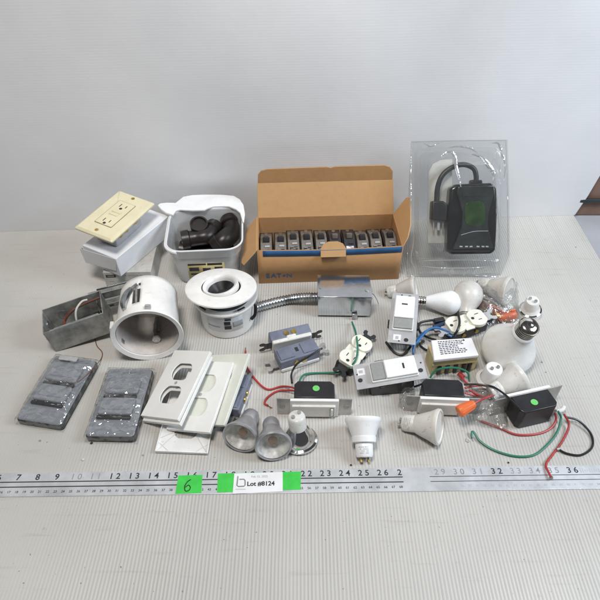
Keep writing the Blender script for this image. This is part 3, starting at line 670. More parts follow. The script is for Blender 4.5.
b = MB(); p_ = can_pt(-96, 6.4, 1.2); b.box(p_, (.6, .7, .7), rz=math.degrees(up_a+R(-96)*sgn)); b.build('black_clip', M_black, cn, bevel=.08)

# ================================================================== STANDING CAN WITH TRIM
sc = thing('gimbal_downlight', 'white round downlight can standing upright with tilting ring trim on top', 'light housing', G(228.5, 320.5, 0))
MB().lathe([(4.0, 0), (4.3, .25), (4.42, 1), (4.42, 5.9)], 64, cap0=True).build('housing', M_enamel, sc)
MB().lathe([(4.3, 5.6), (5.15, 5.75), (5.3, 6.0), (5.2, 6.25), (4.2, 6.3)], 64).build('collar', M_enamel, sc, angle=60)
b = MB(); b.lathe([(4.2, 6.1), (4.2, 7.2)], 48); b.build('dark_gap', M_black, sc)
TT = Tr(-.55, .1, 7.75) @ Tr(rx=9, ry=2)
TT = Tr(-.55, .1, 7.7) @ Tr(rx=-9, ry=1)
b = MB(); b.lathe([(3.15, .0), (3.3, .22), (5.3, .12), (5.72, -.05), (5.75, -.28), (5.5, -.3), (3.15, -.2)], 80, TT); b.lathe([(3.15, 0), (3.15, -.2)], 80, TT); b.build('trim_disc', M_enamel, sc, angle=50)
b = MB(); b.lathe([(3.14, -.05), (3.0, -1.9), (.01, -1.95)], 64, TT); b.build('recess', M_black, sc)
T2 = TT @ Tr(-.1, .1, .05) @ Tr(rx=3, ry=-9)
b = MB(); b.lathe([(2.95, -.6), (2.95, .25), (2.8, .42), (2.45, .34), (2.22, -.1), (2.15, -.9)], 64, T2); b.build('gimbal_ring', M_enamel, sc, angle=50)
b = MB(); b.lathe([(2.14, -.5), (1.2, -1.6), (.01, -1.7)], 48, T2); b.build('lamp_recess', M_black, sc)
def onside(px, py, r):      # local point on the standing cylinder seen at a pixel
    a = Vector(CP); d = ray(px, py); O = MTX[sc.name].translation
    ax, ay = a.x-O.x, a.y-O.y; A = d.x**2+d.y**2; B = 2*(ax*d.x+ay*d.y); Cc = ax*ax+ay*ay-r*r
    k = (-B-math.sqrt(max(0, B*B-4*A*Cc)))/(2*A); q_ = a+d*k; return math.atan2(q_.y-O.y, q_.x-O.x), q_.z
def curved(px0, py0, px1, py1, r, name, m_, th_=.03):
    a0, z0_ = onside(px0, (py0+py1)/2, r); a1, _ = onside(px1, (py0+py1)/2, r); _, zt = onside((px0+px1)/2, py0, r); _, zb = onside((px0+px1)/2, py1, r)
    vs = []
    for z in (zb, zt):
        for i in range(9): a = a0+(a1-a0)*i/8; vs.append((r*cos(a), r*sin(a), z))
    return MB().add(vs, [(i, i+1, 10+i, 9+i) for i in range(8)]).build(name, m_, sc, solid=th_)
curved(208, 315, 243, 332, 4.44, 'side_label', M_label)
for k_, (y0_, y1_) in enumerate(((315, 318.5), (319.2, 321), (322, 325.5), (326.2, 329.5))):
    curved(224+(k_ % 2)*.6, y0_, 231.5-(k_ % 3)*.5, y1_, 4.47, 'black_print', M_ink)
curved(209, 326, 220, 326.6, 4.47, 'grey_line', M_inkg)
curved(233, 321, 243, 326, 4.47, 'grey_print', M_faint)
MB().add([( 4.5*cos(a)*1.0, 4.5*sin(a), z) for z in (.0, .0) for a in (0, 1)], []).bm.free()
a_, z_ = onside(253, 312, 4.5)
b = MB(); b.tube([(4.75*cos(a_+.25), 4.75*sin(a_+.25), 5.4), (5.0*cos(a_), 5.0*sin(a_), 4.4), (5.0*cos(a_-.1), 5.0*sin(a_-.1), 3.0), (4.6*cos(a_-.25), 4.6*sin(a_-.25), 2.4)], .28, 8); b.build('black_clip', M_black, sc)
b = MB()
for a in (-2.25, -.95): 
    b.box((5.0*cos(a), 5.0*sin(a), 6.75), (.25, 1.3, .14), rz=math.degrees(a))
b.build('spring_tab', M_black, sc)

# ================================================================== METAL BOXES AND CONDUIT
cdt = tag(MB().tube([G(251, 309, 1.0), G(268, 304, .95), G(287, 299.5, .95), G(303, 297.5, 1.6), G(320, 297, 1.9)], .8, 14, sub=26, rf=lambda i, m_: .78+.1*cos(i*2*pi/4)).build('flexible_conduit', M_galv, angle=80), 'ribbed metal flexible conduit running from white downlight to steel box', 'conduit')
mb = thing('steel_box', 'shiny galvanised steel box in front of the cardboard box', 'electrical box', (7.5, 72.4, .25), (-5, 0, -1))
b = MB(); b.box((0, 0, 2.0), (8.9, 6.0, 4.0)); b.build('body', M_galv_shiny, mb, bevel=.08)
b = MB(); b.box((0, 0, 4.07), (9.05, 6.2, .12)); b.box((0, -3.06, 3.8), (9.05, .1, .5)); b.build('cover', M_galv_shiny, mb, bevel=.05)
b = MB(); b.cyl(Vector((*L2(mb, 367, 290.5, 4.1), 4.1)), Vector((*L2(mb, 367, 290.5, 4.1), 4.3)), .35, n=12); b.cyl(Vector((*L2(mb, 321, 288, 4.1), 4.1)), Vector((*L2(mb, 321, 288, 4.1), 4.25)), .3, n=12); b.build('screw', M_galv_old, mb, bevel=.04)
wire('tie_wire', [(367, 290.5, 4.2), (372, 293, 4.2), (376, 298, 2.5), (378.5, 304, .4)], M_strap, mb, .07)
b = MB(); p_ = INV[mb.name] @ G(354.5, 318, .3); b.box(p_+Vector((0, -.1, .5)), (.9, .3, 1.0)); b.build('screw_tab', M_galv, mb, bevel=.05)

jb = thing('open_steel_box', 'open dull steel box with red and white wires inside', 'electrical box', G(56, 352, 0), (0, -9, 19))
JW, JD, JH, tt_ = 9.6, 5.6, 4.6, .14
b = MB(); b.box((JW/2, JD/2, tt_/2), (JW, JD, tt_)); b.box((tt_/2, JD/2, JH/2+.05), (tt_, JD, JH-.1)); b.box((JW-tt_/2, JD/2, JH/2+.05), (tt_, JD, JH-.1)); b.box((JW/2, JD-tt_/2, JH/2+.05), (JW-2*tt_-.01, tt_, JH-.1))
b.build('shell', M_galv_old, jb, bevel=.03)
MB().box((JW/2, tt_/2, JH/2+.05), (JW-2*tt_-.01, tt_, JH-.1)).build('front_side', M_galv_old, jb, bevel=.03)
b = MB()
for k in range(2): b.cyl((tt_+.01, 1.7+2.2*k, 2.6), (tt_+.08, 1.7+2.2*k, 2.6), .75, n=20)
b.cyl((2.5, JD-tt_-.01, 2.4), (2.5, JD-tt_-.1, 2.4), .8, n=20); b.build('knockout', M_galv, jb)
MB().box((JW/2+.4, .45, 4.3), (JW-2.4, .5, .1)).build('inner_lip', M_galv, jb, bevel=.03)
b = MB(); b.tube([(2.2, 2.2, .6), (2.6, 2.8, 2.6), (4.2, 3.6, 3.8), (6.2, 4.1, 4.1), (9.4, 4.2, 4.3)], .22, 8); b.build('wire', M_brownw, jb, label='dark red wire')
b = MB(); b.tube([(1.8, 1.6, .6), (2.3, 2.1, 2.0), (3.1, 3.2, 3.2), (5.0, 4.2, 3.9)], .24, 8); b.build('wire', mat('red_brown_wire', (.25, .07, .05), .45, var=.15), jb, label='red brown wire')
b = MB(); b.tube([(5.0, 1.6, .6), (4.7, 2.1, 2.4), (5.2, 3.3, 4.0), (6.4, 4.4, 4.5), (7.3, 4.7, 4.3)], .17, 8); b.build('wire', M_whitew, jb, label='white wire')
b = MB(); b.box((1.2, .75, 3.7), (.9, .5, .5)); b.build('clamp', M_whitew, jb, bevel=.1)
# bracket with rails going to the lying can
br = thing('mounting_bracket', 'galvanised mounting rails between the open steel box and the white can', 'bracket', G(100, 318, 0), (0, 0, 22))
b = MB()
b.box((3.6, 1.6, 3.6), (8.6, .12, 2.0)); b.box((3.6, 1.2, 4.6), (8.6, .9, .12)); b.box((3.6, .2, 2.4), (8.6, 1.9, .12)); b.box((3.6, -.8, 2.9), (8.6, .12, 1.0))
b.build('rail', M_galv_old, br, bevel=.03)
b = MB(); b.box((.4, .4, 2.2), (.14, 3.2, 4.4)); b.box((4.2, 3.0, 2.6), (7.0, .14, 2.6)); b.build('plate', M_galv, br, bevel=.03)
b = MB()
for k in range(5): b.box((1.0+k*1.5, -.87, 2.9), (.7, .04, .35))
b.build('slot', M_ink, br)
tag(MB().tube([G(95, 339, .2), G(97, 346, .1), G(102, 352, .1), G(101.5, 358, .1), G(97, 364, .9), G(88, 374, 1.9), G(78, 382, 2.1), G(66, 388, 2.1)], .07, 6).build('thin_wire', mat('rust_wire', (.16, .07, .05), .5), None), 'thin brown wire trailing from the open steel box onto the wrapped cover', 'wire')

# ================================================================== WRAPPED WEATHERPROOF COVERS
def cover(loc, rot, label, W=7.2, Ln=12.5):
    c = thing('outlet_cover', label, 'outlet cover', loc, rot, 'wrapped grey outlet covers')
    b = MB(); b.prism(rrect(0, 0, W-.2, Ln-.3, .5), -1.6, -.55); b.build('base_plate', M_black, c, bevel=.1)
    MB().prism(rrect(0, 0, W-.4, Ln-.5, .5), -.57, -.3).build('back_plate', M_slate, c, bevel=.12)
    for ly in (2.5, -1.2):
        T_ = Tr(-.15, ly, -.3) @ Tr(rx=-5)
        pl = MB().prism(rrect(0, 0, 5.0, 3.1, .5), .0, .55, T_).build('flip_lid', M_slate, c, bevel=.2, segs=3)
        MB().box((-.15, ly-1.85, -.12), (4.9, .55, .45)).build('hinge', M_black, pl, bevel=.12)
        MB().prism(rrect(0, .15, 3.9, 1.9, .4), .53, .62, T_).build('lid_panel', M_slate, pl, bevel=.05)
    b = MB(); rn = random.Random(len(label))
    def glint(x, y, dx, dy, z, r):  # white tube standing in for a glint on the film
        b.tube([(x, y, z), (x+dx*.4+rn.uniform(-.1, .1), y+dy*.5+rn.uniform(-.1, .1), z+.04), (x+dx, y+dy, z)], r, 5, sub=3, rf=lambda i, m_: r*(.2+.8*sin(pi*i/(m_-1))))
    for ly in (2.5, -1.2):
        for k in range(9): glint(rn.uniform(-2.4, 1.8), ly-1.75+rn.uniform(-.3, .25), rn.uniform(-.2, .9), rn.uniform(-.2, .2), .3, rn.uniform(.03, .075))
        for k in range(5): glint(rn.uniform(1.9, 2.6), ly+rn.uniform(-1.4, 1.2), rn.uniform(0, .7), rn.uniform(-.8, .8), .35, rn.uniform(.02, .04))
    for k in range(14): glint(rn.uniform(-3, 2.6), rn.choice([-1, 1])*rn.uniform(4.4, 5.9), rn.uniform(-.3, .9), rn.uniform(-.5, .5), .05, rn.uniform(.015, .035))
    for k in range(9): glint(rn.choice([-3.3, 3.1]), rn.uniform(-5, 5), rn.uniform(-.1, .3), rn.uniform(-1.2, 1.2), .0, rn.uniform(.02, .035))
    b.build('wrap_glints', M_edge_glint, c)
    b = MB(); b.cyl((-.2, .15, -.3), (-.2, .15, -.15), .28, n=12); b.build('centre_screw', M_galv, c)
    # crinkled wrap: a draped height field with random creases
    nx, ny = 34, 56; vs = []
    rnd = random.Random(hash(label) % 1000 if False else int(W*7+len(label)))
    ph = [(rnd.uniform(-3, 3), rnd.uniform(-3, 3), rnd.uniform(0, 6), rnd.uniform(.02, .07)) for _ in range(14)]
    for j in range(ny+1):
        for i in range(nx+1):
            x = (i/nx-.5)*(W+.25); y = (j/ny-.5)*(Ln+.3)
            fz = .06*(rnd.random()-.5)
            edge = min(W/2+.13-abs(x), Ln/2+.15-abs(y)); z = -.02+fz
            for ly in (2.5, -1.2):
                d_ = max(abs(x+.15)-2.6, abs(y-ly)-1.7); z = max(z, .60-.6*max(0, d_)+fz)
            z = z-.5*max(0, 1-edge/.5)-(.5 if edge < .01 else 0)
            z += sum(a*abs(sin(x*u+y*v+p)) for u, v, p, a in ph)*.55-.1
            vs.append((x, y, z))
    b = MB(); b.add(vs, [(j*(nx+1)+i, j*(nx+1)+i+1, (j+1)*(nx+1)+i+1, (j+1)*(nx+1)+i) for j in range(ny) for i in range(nx)]); b.build('plastic_wrap', F_wrap, c, angle=28)
    return c
c1 = cover((-36.1, 53.35, 1.6), (.5, -.5, -10.1), 'grey outlet cover in crinkled clear wrap, far left under the steel box')
MB().prism(rrect(-.8, 5.3, 3.0, .9, .3), .2, .26).build('paper_insert', M_strap2, c1)
c2 = cover((-26.25, 51.0, 1.7), (0, -1.3, -1.9), 'grey outlet cover in crinkled clear wrap, beside the white cover plates')

# ================================================================== WHITE COVER PLATES
def dshape(cx, cy, r=1.72, k=1.42, n=28):
    """round opening cut flat at top and bottom, as a duplex receptacle face"""
    out = []
    for i in range(n):
        a = 2*pi*i/n; out.append((cx+r*cos(a), cy+max(-k, min(k, r*sin(a)))))
    return out
def plate(name, loc, rot, label, m_, W=7.0, Ln=11.4, kind='duplex', th_=.55, flip=False):
    p = thing(name, label, 'cover plate', loc, rot, 'white cover plates in the pile')
    # top built as strips around the two openings
    b = MB()
    def half(y0, y1, cy):
        hole = dshape(0, cy); n_ = len(hole); out = []
        for (x, y) in hole:
            dx, dy = x, y-cy; k = 1e9
            if abs(dx) > 1e-6: k = min(k, (W/2)/abs(dx))
            if dy > 1e-6: k = min(k, (y1-cy)/dy)
            if dy < -1e-6: k = min(k, (y0-cy)/dy)
            out.append((dx*k, cy+dy*k))
        # snap the nearest outer points to the corners
        for cx_, cy_ in ((W/2, y1), (-W/2, y1), (-W/2, y0), (W/2, y0)):
            i_ = min(range(n_), key=lambda q_: (out[q_][0]-cx_)**2+(out[q_][1]-cy_)**2); out[i_] = (cx_, cy_)
        return out, hole
    if kind == 'duplex':
        for y0, y1, cy in ((0, Ln/2, 1.95), (-Ln/2, 0, -1.95)):
            o_, h_ = half(y0, y1, cy); b.ringprism(o_, h_, -.15, 0)
        bmesh.ops.remove_doubles(b.bm, verts=b.bm.verts, dist=.004)
        # drop the buried seam faces between the two halves
        sf = [f for f in b.bm.faces if all(abs(v.co.y) < 1e-4 for v in f.verts)]
        bmesh.ops.delete(b.bm, geom=sf, context='FACES')
    else:
        o_ = []; inn = rrect(0, 0, 3.4, 6.8, .15, 4); ou = rrect(0, 0, W, Ln, .02, 4); b.ringprism(ou, inn, -.15, 0)
    sk = MB()
    for s_ in (1, -1):
        sk.box((s_*(W/2-.07), 0, -th_/2-.07), (.15, Ln, th_-.14)); sk.box((0, s_*(Ln/2-.07), -th_/2-.07), (W-.32, .15, th_-.14))
    b.build('face', m_, p, bevel=.12, segs=3, fixn=True)
    sk.build('rim', m_, p, bevel=.04)
    sc_ = MB()
    if kind == 'duplex': sc_.cyl((0, 0, -.05), (0, 0, .03), .26, n=16)
    else:
        for s_ in (1, -1): sc_.cyl((0, s_*4.8, -.05), (0, s_*4.8, .03), .26, n=16)
    sc_.build('screw', M_strap2, p)
    return p
M_pl = mat('glossy_white_plate', (.82, .82, .80), .22, var=.02, coat=.2, spots=.06)
plate('cover_plate', (-18.0, 52.45, 3.75), (11.2, -21, -22.3), 'white two-opening cover plate on top of the pile', M_pl)
plate('cover_plate', (-17.85, 52.1, 3.1), (11.2, -21, -21.5), 'white two-opening cover plate directly under the topmost one', M_pl)
plate('cover_plate', (-14.4, 51.1, 2.75), (10.1, -14.4, -15.3), 'white two-opening cover plate in the middle, showing cream behind its holes', M_pl)
plate('cover_plate', (-12.07, 52.5, 2.5), (14, -25, -21.3), 'pale cream blank-backed cover plate sticking out on the right of the pile', M_palegreen, W=7.2, Ln=11.6)
MB().prism(rrect(0, 0, 6.4, 10.6, .1), -.36, -.2).build('backing', M_palegreen, bpy.data.objects['cover_plate.003'])
bp_ = thing('cover_plate', 'white cover plate lying face down at the bottom of the pile', 'cover plate', (-15.6, 48.6, .05), (0, 0, -2.6), 'white cover plates in the pile')
oc = Lp(bp_, [(155, 451.6), (208, 453), (214, 422), (162.5, 421)], .4)
cxm = sum(p[0] for p in oc)/4; cym = sum(p[1] for p in oc)/4
W2, L2_ = 7.3, 11.4; cy0 = oc[0][1]+L2_/2; cx0 = (oc[0][0]+oc[1][0])/2
b = MB(); o_ = rrect(cx0, cy0, W2, L2_, .05, 6); 
hole = [(cx0+1.72*cos(2*pi*(i+.5)/28), cy0-1.95+max(-1.4, min(1.4, 1.72*sin(2*pi*(i+.5)/28)))) for i in range(28)]
b.ringprism(o_, hole, .1, .25); b.build('face', M_white, bp_)
b = MB()
for s_ in (1, -1): b.box((cx0+s_*(W2/2-.07), cy0, .32), (.14, L2_, .5)); b.box((cx0, cy0+s_*(L2_/2-.07), .32), (W2-.3, .14, .5))
b.build('rim', M_white2, bp_, bevel=.03)
b = MB()
for a, c in (((-3.4, -5.4), (-1.4, -2.6)), ((3.4, -5.4), (1.4, -2.6)), ((-3.4, -3.4), (-1.7, -2.4)), ((3.4, -3.4), (1.7, -2.4)), ((-1.8, -5.5), (-3.4, -4.2)), ((1.8, -5.5), (3.4, -4.2))):
    b.tube([(cx0+a[0], cy0+a[1]+.0, .27), (cx0+c[0], cy0+c[1], .27)], .06, 5, smooth=False)
b.build('moulded_rib', M_aged, bp_)

# ================================================================== RECEPTACLES
def yoke_ears(b, L_, z, s_):
    """bare strap end with two ears and a slot"""
    b.prism([(L_+s_*x, y) for x, y in [(-.3, -.7), (.25, -.75), (.5, -1.05), (1.0, -1.1), (1.25, -.85), (1.15, -.5), (.75, -.4), (.5, -.3), (.45, 0), (.5, .3), (.75, .4), (1.15, .5), (1.25, .85), (1.0, 1.1), (.5, 1.05), (.25, .75), (-.3, .7)]], z-.06, z+.1)
def back_receptacle(loc, rot, label, side=False, strapmat=M_black, gp='grey backed receptacles without plates'):
    r = thing('receptacle', label, 'receptacle', loc, rot, gp)
    # long axis x, back (grey) up
    MB().box((0, 0, .85), (6.7, 2.9, 1.7)).build('grey_back', M_bluegrey, r, bevel=.15)
    b = MB()
    for x in (-1.9, 1.9): b.box((x, 0, 1.75), (2.3, 2.1, .22))
    b.build('raised_panel', M_bluegrey, r, bevel=.08)
    b = MB()
    for x in (-2.6, -1.3, 1.3, 2.6):
        for y in (-.95, .95): b.cyl((x, y, 1.65), (x, y, 1.8), .13, n=8)
    b.box((0, .2, 1.72), (.5, .8, .05)); b.build('holes', M_ink, r)
    b = MB(); b.box((0, 0, -.35), (6.5, 3.2, .7)); b.box((0, 0, .1), (1.6, 3.3, .5)); b.build('white_front', M_ceram, r, bevel=.2)
    b = MB(); b.box((0, 0, .02), (8.0, 1.6, .12)); yoke_ears(b, 4.0, .02, 1); yoke_ears(b, -4.0, .02, -1); b.build('strap', strapmat, r)
    b = MB()
    for x in (-1.0, 1.0):
        for y in (1.5, -1.5): b.cyl((x*.62, y*.96, .75), (x*.62, y*1.1, .75), .42, n=14)
    b.build('brass_screw', M_brass, r)
    return r
# upper one lies on its side: white front towards the viewer, screws up
hA = heading((262, 345), (322, 331), 1.5)
back_receptacle(G(291, 341, 1.5), (-78, 0, hA), 'receptacle on its side showing white edge and two brass screws')
hB = heading((268, 368), (325, 350), 1.5)
back_receptacle(G(297, 357, .9), (2, 0, hB), 'receptacle lying face down with grey back up, a black wire across it', strapmat=M_strap)
# the one beneath the cover plates
back_receptacle(G(236.5, 398, .75), (0, 3, heading((226, 424), (246, 370), 1)), 'receptacle with grey back sticking out from under the cover plates', strapmat=M_galv_old)

def duplex(loc, rot, label, m_=M_cream, strapmat=M_black):
    """white duplex receptacle, face up, long axis x"""
    r = thing('duplex_receptacle', label, 'receptacle', loc, rot, 'duplex receptacles lying face up')
    MB().box((0, 0, -1.3), (6.6, 3.0, 1.7)).build('back_body', M_black, r, bevel=.15)
    b = MB(); b.box((0, 0, -.2), (6.2, 2.2, .5)); b.box((0, 0, -.08), (1.6, 3.2, .3)); b.build('bridge', m_, r, bevel=.12)
    for s_ in (1, -1):
        f_ = MB().prism([(s_*1.95+max(-1.42, min(1.42, 1.72*cos(2*pi*i/40))), 1.72*sin(2*pi*i/40)) for i in range(40)], -.3, .42).build('face', m_, r, bevel=.08)
        b = MB(); x = s_*1.95
        b.box((x+.25, .62, .43), (.72, .14, .02)); b.box((x+.25, -.62, .43), (.6, .14, .02)); b.cyl((x-.78, 0, .42), (x-.78, 0, .445), .27, n=14); b.build('slots', M_ink, f_)
    b = MB(); b.box((0, 0, -.3), (8.2, 1.7, .14)); yoke_ears(b, 4.2, -.3, 1); yoke_ears(b, -4.2, -.3, -1); b.build('strap', strapmat, r)
    b = MB()
    for x in (-1.2, 1.2):
        for y in (1.55, -1.55): b.cyl((x, y, -1.1), (x, y*1.12, -1.1), .38, n=12)
    b.build('terminal_screw', M_galv_old if strapmat is M_black else M_brass, r)
    MB().cyl((0, 0, .05), (0, 0, .14), .25, n=12).build('centre_screw', M_strap2, r)
    return r
duplex(G(355.5, 351.5, 1.9), (10, 4, heading((368, 335), (343, 368), 2)+180), 'cream duplex receptacle with black ends and a green wire over it')
duplex(G(466, 322, 2.6), (2, -4, heading((452, 325), (480, 317), 2.5)), 'cream duplex receptacle beside the large round lamp, brass screws along its side', strapmat=M_strap2)
wire('ground_wire', [(352, 322, .5), (355, 330, 1.2), (357, 340, 2.6), (357.5, 352, 2.9), (354.5, 362, 2.6), (346, 370, 1.4), (336, 372.5, .7), (320, 373, .25), (306, 374, .6), (300.5, 379, 1.6), (299, 385, 2.0)], M_greenw).name
o = bpy.data.objects['ground_wire']; tag(o, 'long green wire from the left dimmer over the cream receptacle', 'wire')

# ================================================================== MOTION SENSOR SWITCHES
def sensor(loc, rot, label, vert=True, Lh=10.5, flip=1):
    """strap long axis = local x; sensor window towards -x*flip"""
    s = thing('sensor_switch', label, 'switch', loc, rot, 'motion sensor wall switches')
    MB().box((0, 0, -.06), (Lh, 4.4, .12)).build('strap', M_strap2, s, bevel=.04)
    MB().box((0, 0, -1.75), (6.6, 4.0, 3.2)).build('back_body', M_black, s, bevel=.3)
    b = MB(); b.prism(rrect(flip*.6, 0, 6.9, 3.3, .15), .0, .45); b.build('frame', M_white2, s, bevel=.08)
    b = MB(); b.prism(rrect(flip*1.65, 0, 4.6, 3.15, .15), .4, .95); b.build('paddle', M_white2, s, bevel=.15, segs=3)
    b = MB(); b.box((flip*2.1, 0, .955), (.28, .95, .03)); b.build('indicator_slot', M_ink, s)
    b = MB(); b.prism(rrect(-flip*1.7, 0, 2.0, 3.0, .12), .4, .75); b.build('sensor_lens', M_lensgrey, s, bevel=.12)
    b = MB(); b.box((-flip*4.15, .75, .01), (1.15, 1.2, .03)); b.build('white_sticker', M_label, s)
    b = MB(); b.box((-flip*4.2, .75, .03), (.6, .5, .02)); b.build('sticker_print', M_faint, s)
    b = MB()
    for x in (-4.5, 4.5): b.cyl((x, -.7, 0), (x, -.7, .04), .36, n=14)
    b.cyl((-4.8, .4, 0), (-4.8, .4, .03), .14, n=8); b.cyl((4.8, .6, 0), (4.8, .6, .03), .14, n=8)
    b.build('mounting_hole', M_ink, s)
    b = MB()
    for y in (-2.2, 2.2): b.box((-1.2*flip, y, -.55), (1.4, .5, .7))
    b.build('side_clip', M_black, s, bevel=.1)
    return s
s1 = sensor((16.9, 66.3, 3.2), (6.5, -3.4, -11), 'x', flip=1)
# re-pose upright: long axis away from the viewer
q_ = Euler((R(6.5), R(-3.4), R(-11))).to_quaternion() @ Euler((0, 0, R(90))).to_quaternion()
s1.rotation_euler = q_.to_euler(); s1['label'] = 'upright white motion sensor switch with grey lens near the steel box'
s2 = sensor((13.3, 54.9, 3.35), (5, -9.5, 4.6), 'white motion sensor switch lying sideways beside the cream receptacle', flip=1)

# ================================================================== DIMMERS
def dimmer(loc, rot, label, dot, lip=True):
    """long axis x; the strap stands upright facing -y, the black body lies behind it (+y)"""
    d = thing('dimmer_switch', label, 'dimmer', loc, rot, 'dimmer switches with black backs')
    MB().box((0, 0, 1.9), (10.7, .14, 3.8)).build('strap', M_strap, d, bevel=.04)
    b = MB(); b.box((0, -.28, 2.1), (6.9, .45, 3.6)); b.build('white_frame', M_white, d, bevel=.08)
    b = MB(); b.box((-.1, -.62, 1.75), (6.2, .4, 2.5)); b.build('paddle', M_aged, d, bevel=.12)
    b = MB(); b.box((2.5, -.85, 1.75), (.35, .3, 1.5)); b.build('slider', M_white, d, bevel=.06)
    b = MB(); b.box((2.5, -.83, 1.75), (.6, .05, 2.0)); b.build('slider_slot', M_inkg, d)
    T = Matrix(((1, 0, 0, 0), (0, 0, 1, 0), (0, 1, 0, 0), (0, 0, 0, 1)))     # (x, z, y)
    b = MB(); b.prism([(-2.9, .08), (2.9, .08), (2.9, 2.5), (2.4, 3.1), (-2.4, 3.1), (-2.9, 2.5)], .2, 3.9); b.build('black_body', M_black, d, bevel=.15)
    if dot: MB().cyl((.25, 1.75, 3.9), (.25, 1.75, 3.93), .5, n=24).build('green_dot', M_dot, d)
    b = MB()
    for x in (-4.6, 4.6): b.cyl((x, -.07, 1.9), (x, -.12, 1.9), .42, n=16)
    b.build('mounting_hole', M_galv_old, d)
    return d
dA = dimmer((2.05, 49.6, 0), (0, 0, -.6), 'dimmer with green dot on its black body, centre front', True)
dB = dimmer((20.5, 50.0, 0), (2, 0, -3.0), 'dimmer without a green dot, touching the orange wire connector', False)
# third dimmer: seen from behind, body towards the viewer
hC = heading((495, 401), (562, 386), 3.6)
pc = G(529, 393, 3.7); 
dC = dimmer((pc.x, pc.y, 0), (0, 0, hC+180), 'dimmer at the far right seen from behind with a green dot', True)
# move its dot to the right place and keep its wires as parts
wire('wire', [(297, 389, 1.6), (290, 387, .9), (281, 386.5, .3), (270, 389.5, .2), (263, 387, .2), (255, 379, .2), (248, 369, .3), (245.5, 362, .3), (245.5, 351, .2)], M_red, dA, label='long red wire to the left', tip=True)
wire('wire', [(298, 391, 1.3), (288, 390.5, .6), (278, 391, .2), (268, 397, .2), (264.5, 403, .2), (268, 405.5, .2)], M_red, dA, label='short curled red wire', tip=True)
wire('wire', [(292, 383, 1.9), (291.5, 374, 1.4), (297, 364, 2.2), (309, 356.5, 2.7), (319, 350, 2.9), (322, 348.5, 2.8)], M_black, dA, label='black wire crossing the receptacle')
wire('wire', [(465, 388, 1.6), (478, 385.5, 1.2), (488, 386.5, 1.3), (493, 391, .9), (490, 395, .7), (481, 396, .9), (469, 390, 1.4)], M_red, dB, label='upper looped red wire')
wire('wire', [(465, 393, 1.2), (476, 395.5, .8), (486, 396.5, .7), (494, 395, .8), (500, 397, .5)], M_red, dB, label='lower red wire')
wire('wire', [(497, 394, .9), (490, 396.5, 2.4), (482, 399.5, 3.8), (473, 404, 4.05)], M_red, dB, label='red wire into the orange connector')
wire('wire', [(464, 384.5, 2.2), (478, 384.5, 2.2), (492, 386.5, 2.6), (503, 393, 3.6), (512, 401, 4.3), (520, 409, 4.5)], M_black, dB, label='black wire running to the right dimmer')
wire('wire', [(422, 384, 2.0), (417, 386, 1.6), (413, 387, .8)], M_black, dB)
wire('wire', [(555, 413, 1.5), (556, 420, .7), (551, 428, .3), (541, 433, .2), (527, 435, .2), (514, 434, .2), (500, 428, .2), (481, 421, .3)], M_red, dC, label='red wire lying to the left', tip=True)
wire('wire', [(558, 411, 2.0), (561, 419, 1.0), (556, 434, .4), (544, 448, .2), (532, 455.5, .2), (514, 456, .2), (494, 450, .2), (480, 441, .25), (474.5, 433, .5), (472, 432, .5), (472, 438, .2)], M_greenw, dC, label='green wire')
wire('wire', [(564, 414, 1.6), (569, 425, .6), (563, 440, .3), (553, 454, .2), (546, 464, .35), (548, 471, .5), (551, 477, .6)], M_red, dC, label='red wire ending on the ruler')
wire('wire', [(566, 417, 1.3), (579, 421, .7), (591, 434, .3), (592, 447, .2), (581, 455, .2), (567, 453.5, .2), (558, 449, .3)], M_black, dC, label='black wire curling at the right edge')
b = MB(); b.cyl(G(556.5, 449.5, .3), G(559, 449, .3), .22); b.cyl(G(551, 477, .6), G(551.4, 478.3, .45), .25); b.build('wire_end', M_galv_old, dC, world=True)
b = MB(); b.tube([G(470, 441, .1), G(468, 438, .2), G(466.5, 441, .1), G(469, 442, .1)], .06, 5); b.tube([G(472, 436, .2), G(473.5, 441, .1)], .06, 5); b.build('bare_strand', M_strap2, dC, world=True)
b = MB(); b.tube([G(564, 407, 1.0), G(562, 410, 1.2), G(556, 411.5, 1.8)], .3, 8); b.build('grommet', M_ceram, dC, world=True)

on = thing('wire_connector', 'bright orange twist-on wire connector on red wires', 'wire connector', G(466, 408, 3.9), quat=(G(475, 403, 4.1)-G(458, 412, 3.5)).to_track_quat('Z', 'Y'))
MB().lathe([(.01, -1.25), (.75, -1.25), (.85, -1.1), (.85, -.6), (.62, .9), (.55, 1.35), (.3, 1.4), (.01, 1.38)], 14).build('cap', M_orange, on, bevel=.05)
b = MB()
for i in range(10): a = 2*pi*i/10; b.tube([(.84*cos(a), .84*sin(a), -1.0), (.62*cos(a), .62*sin(a), 1.0)], .07, 5, smooth=False)
b.build('grip_rib', M_orange, on)

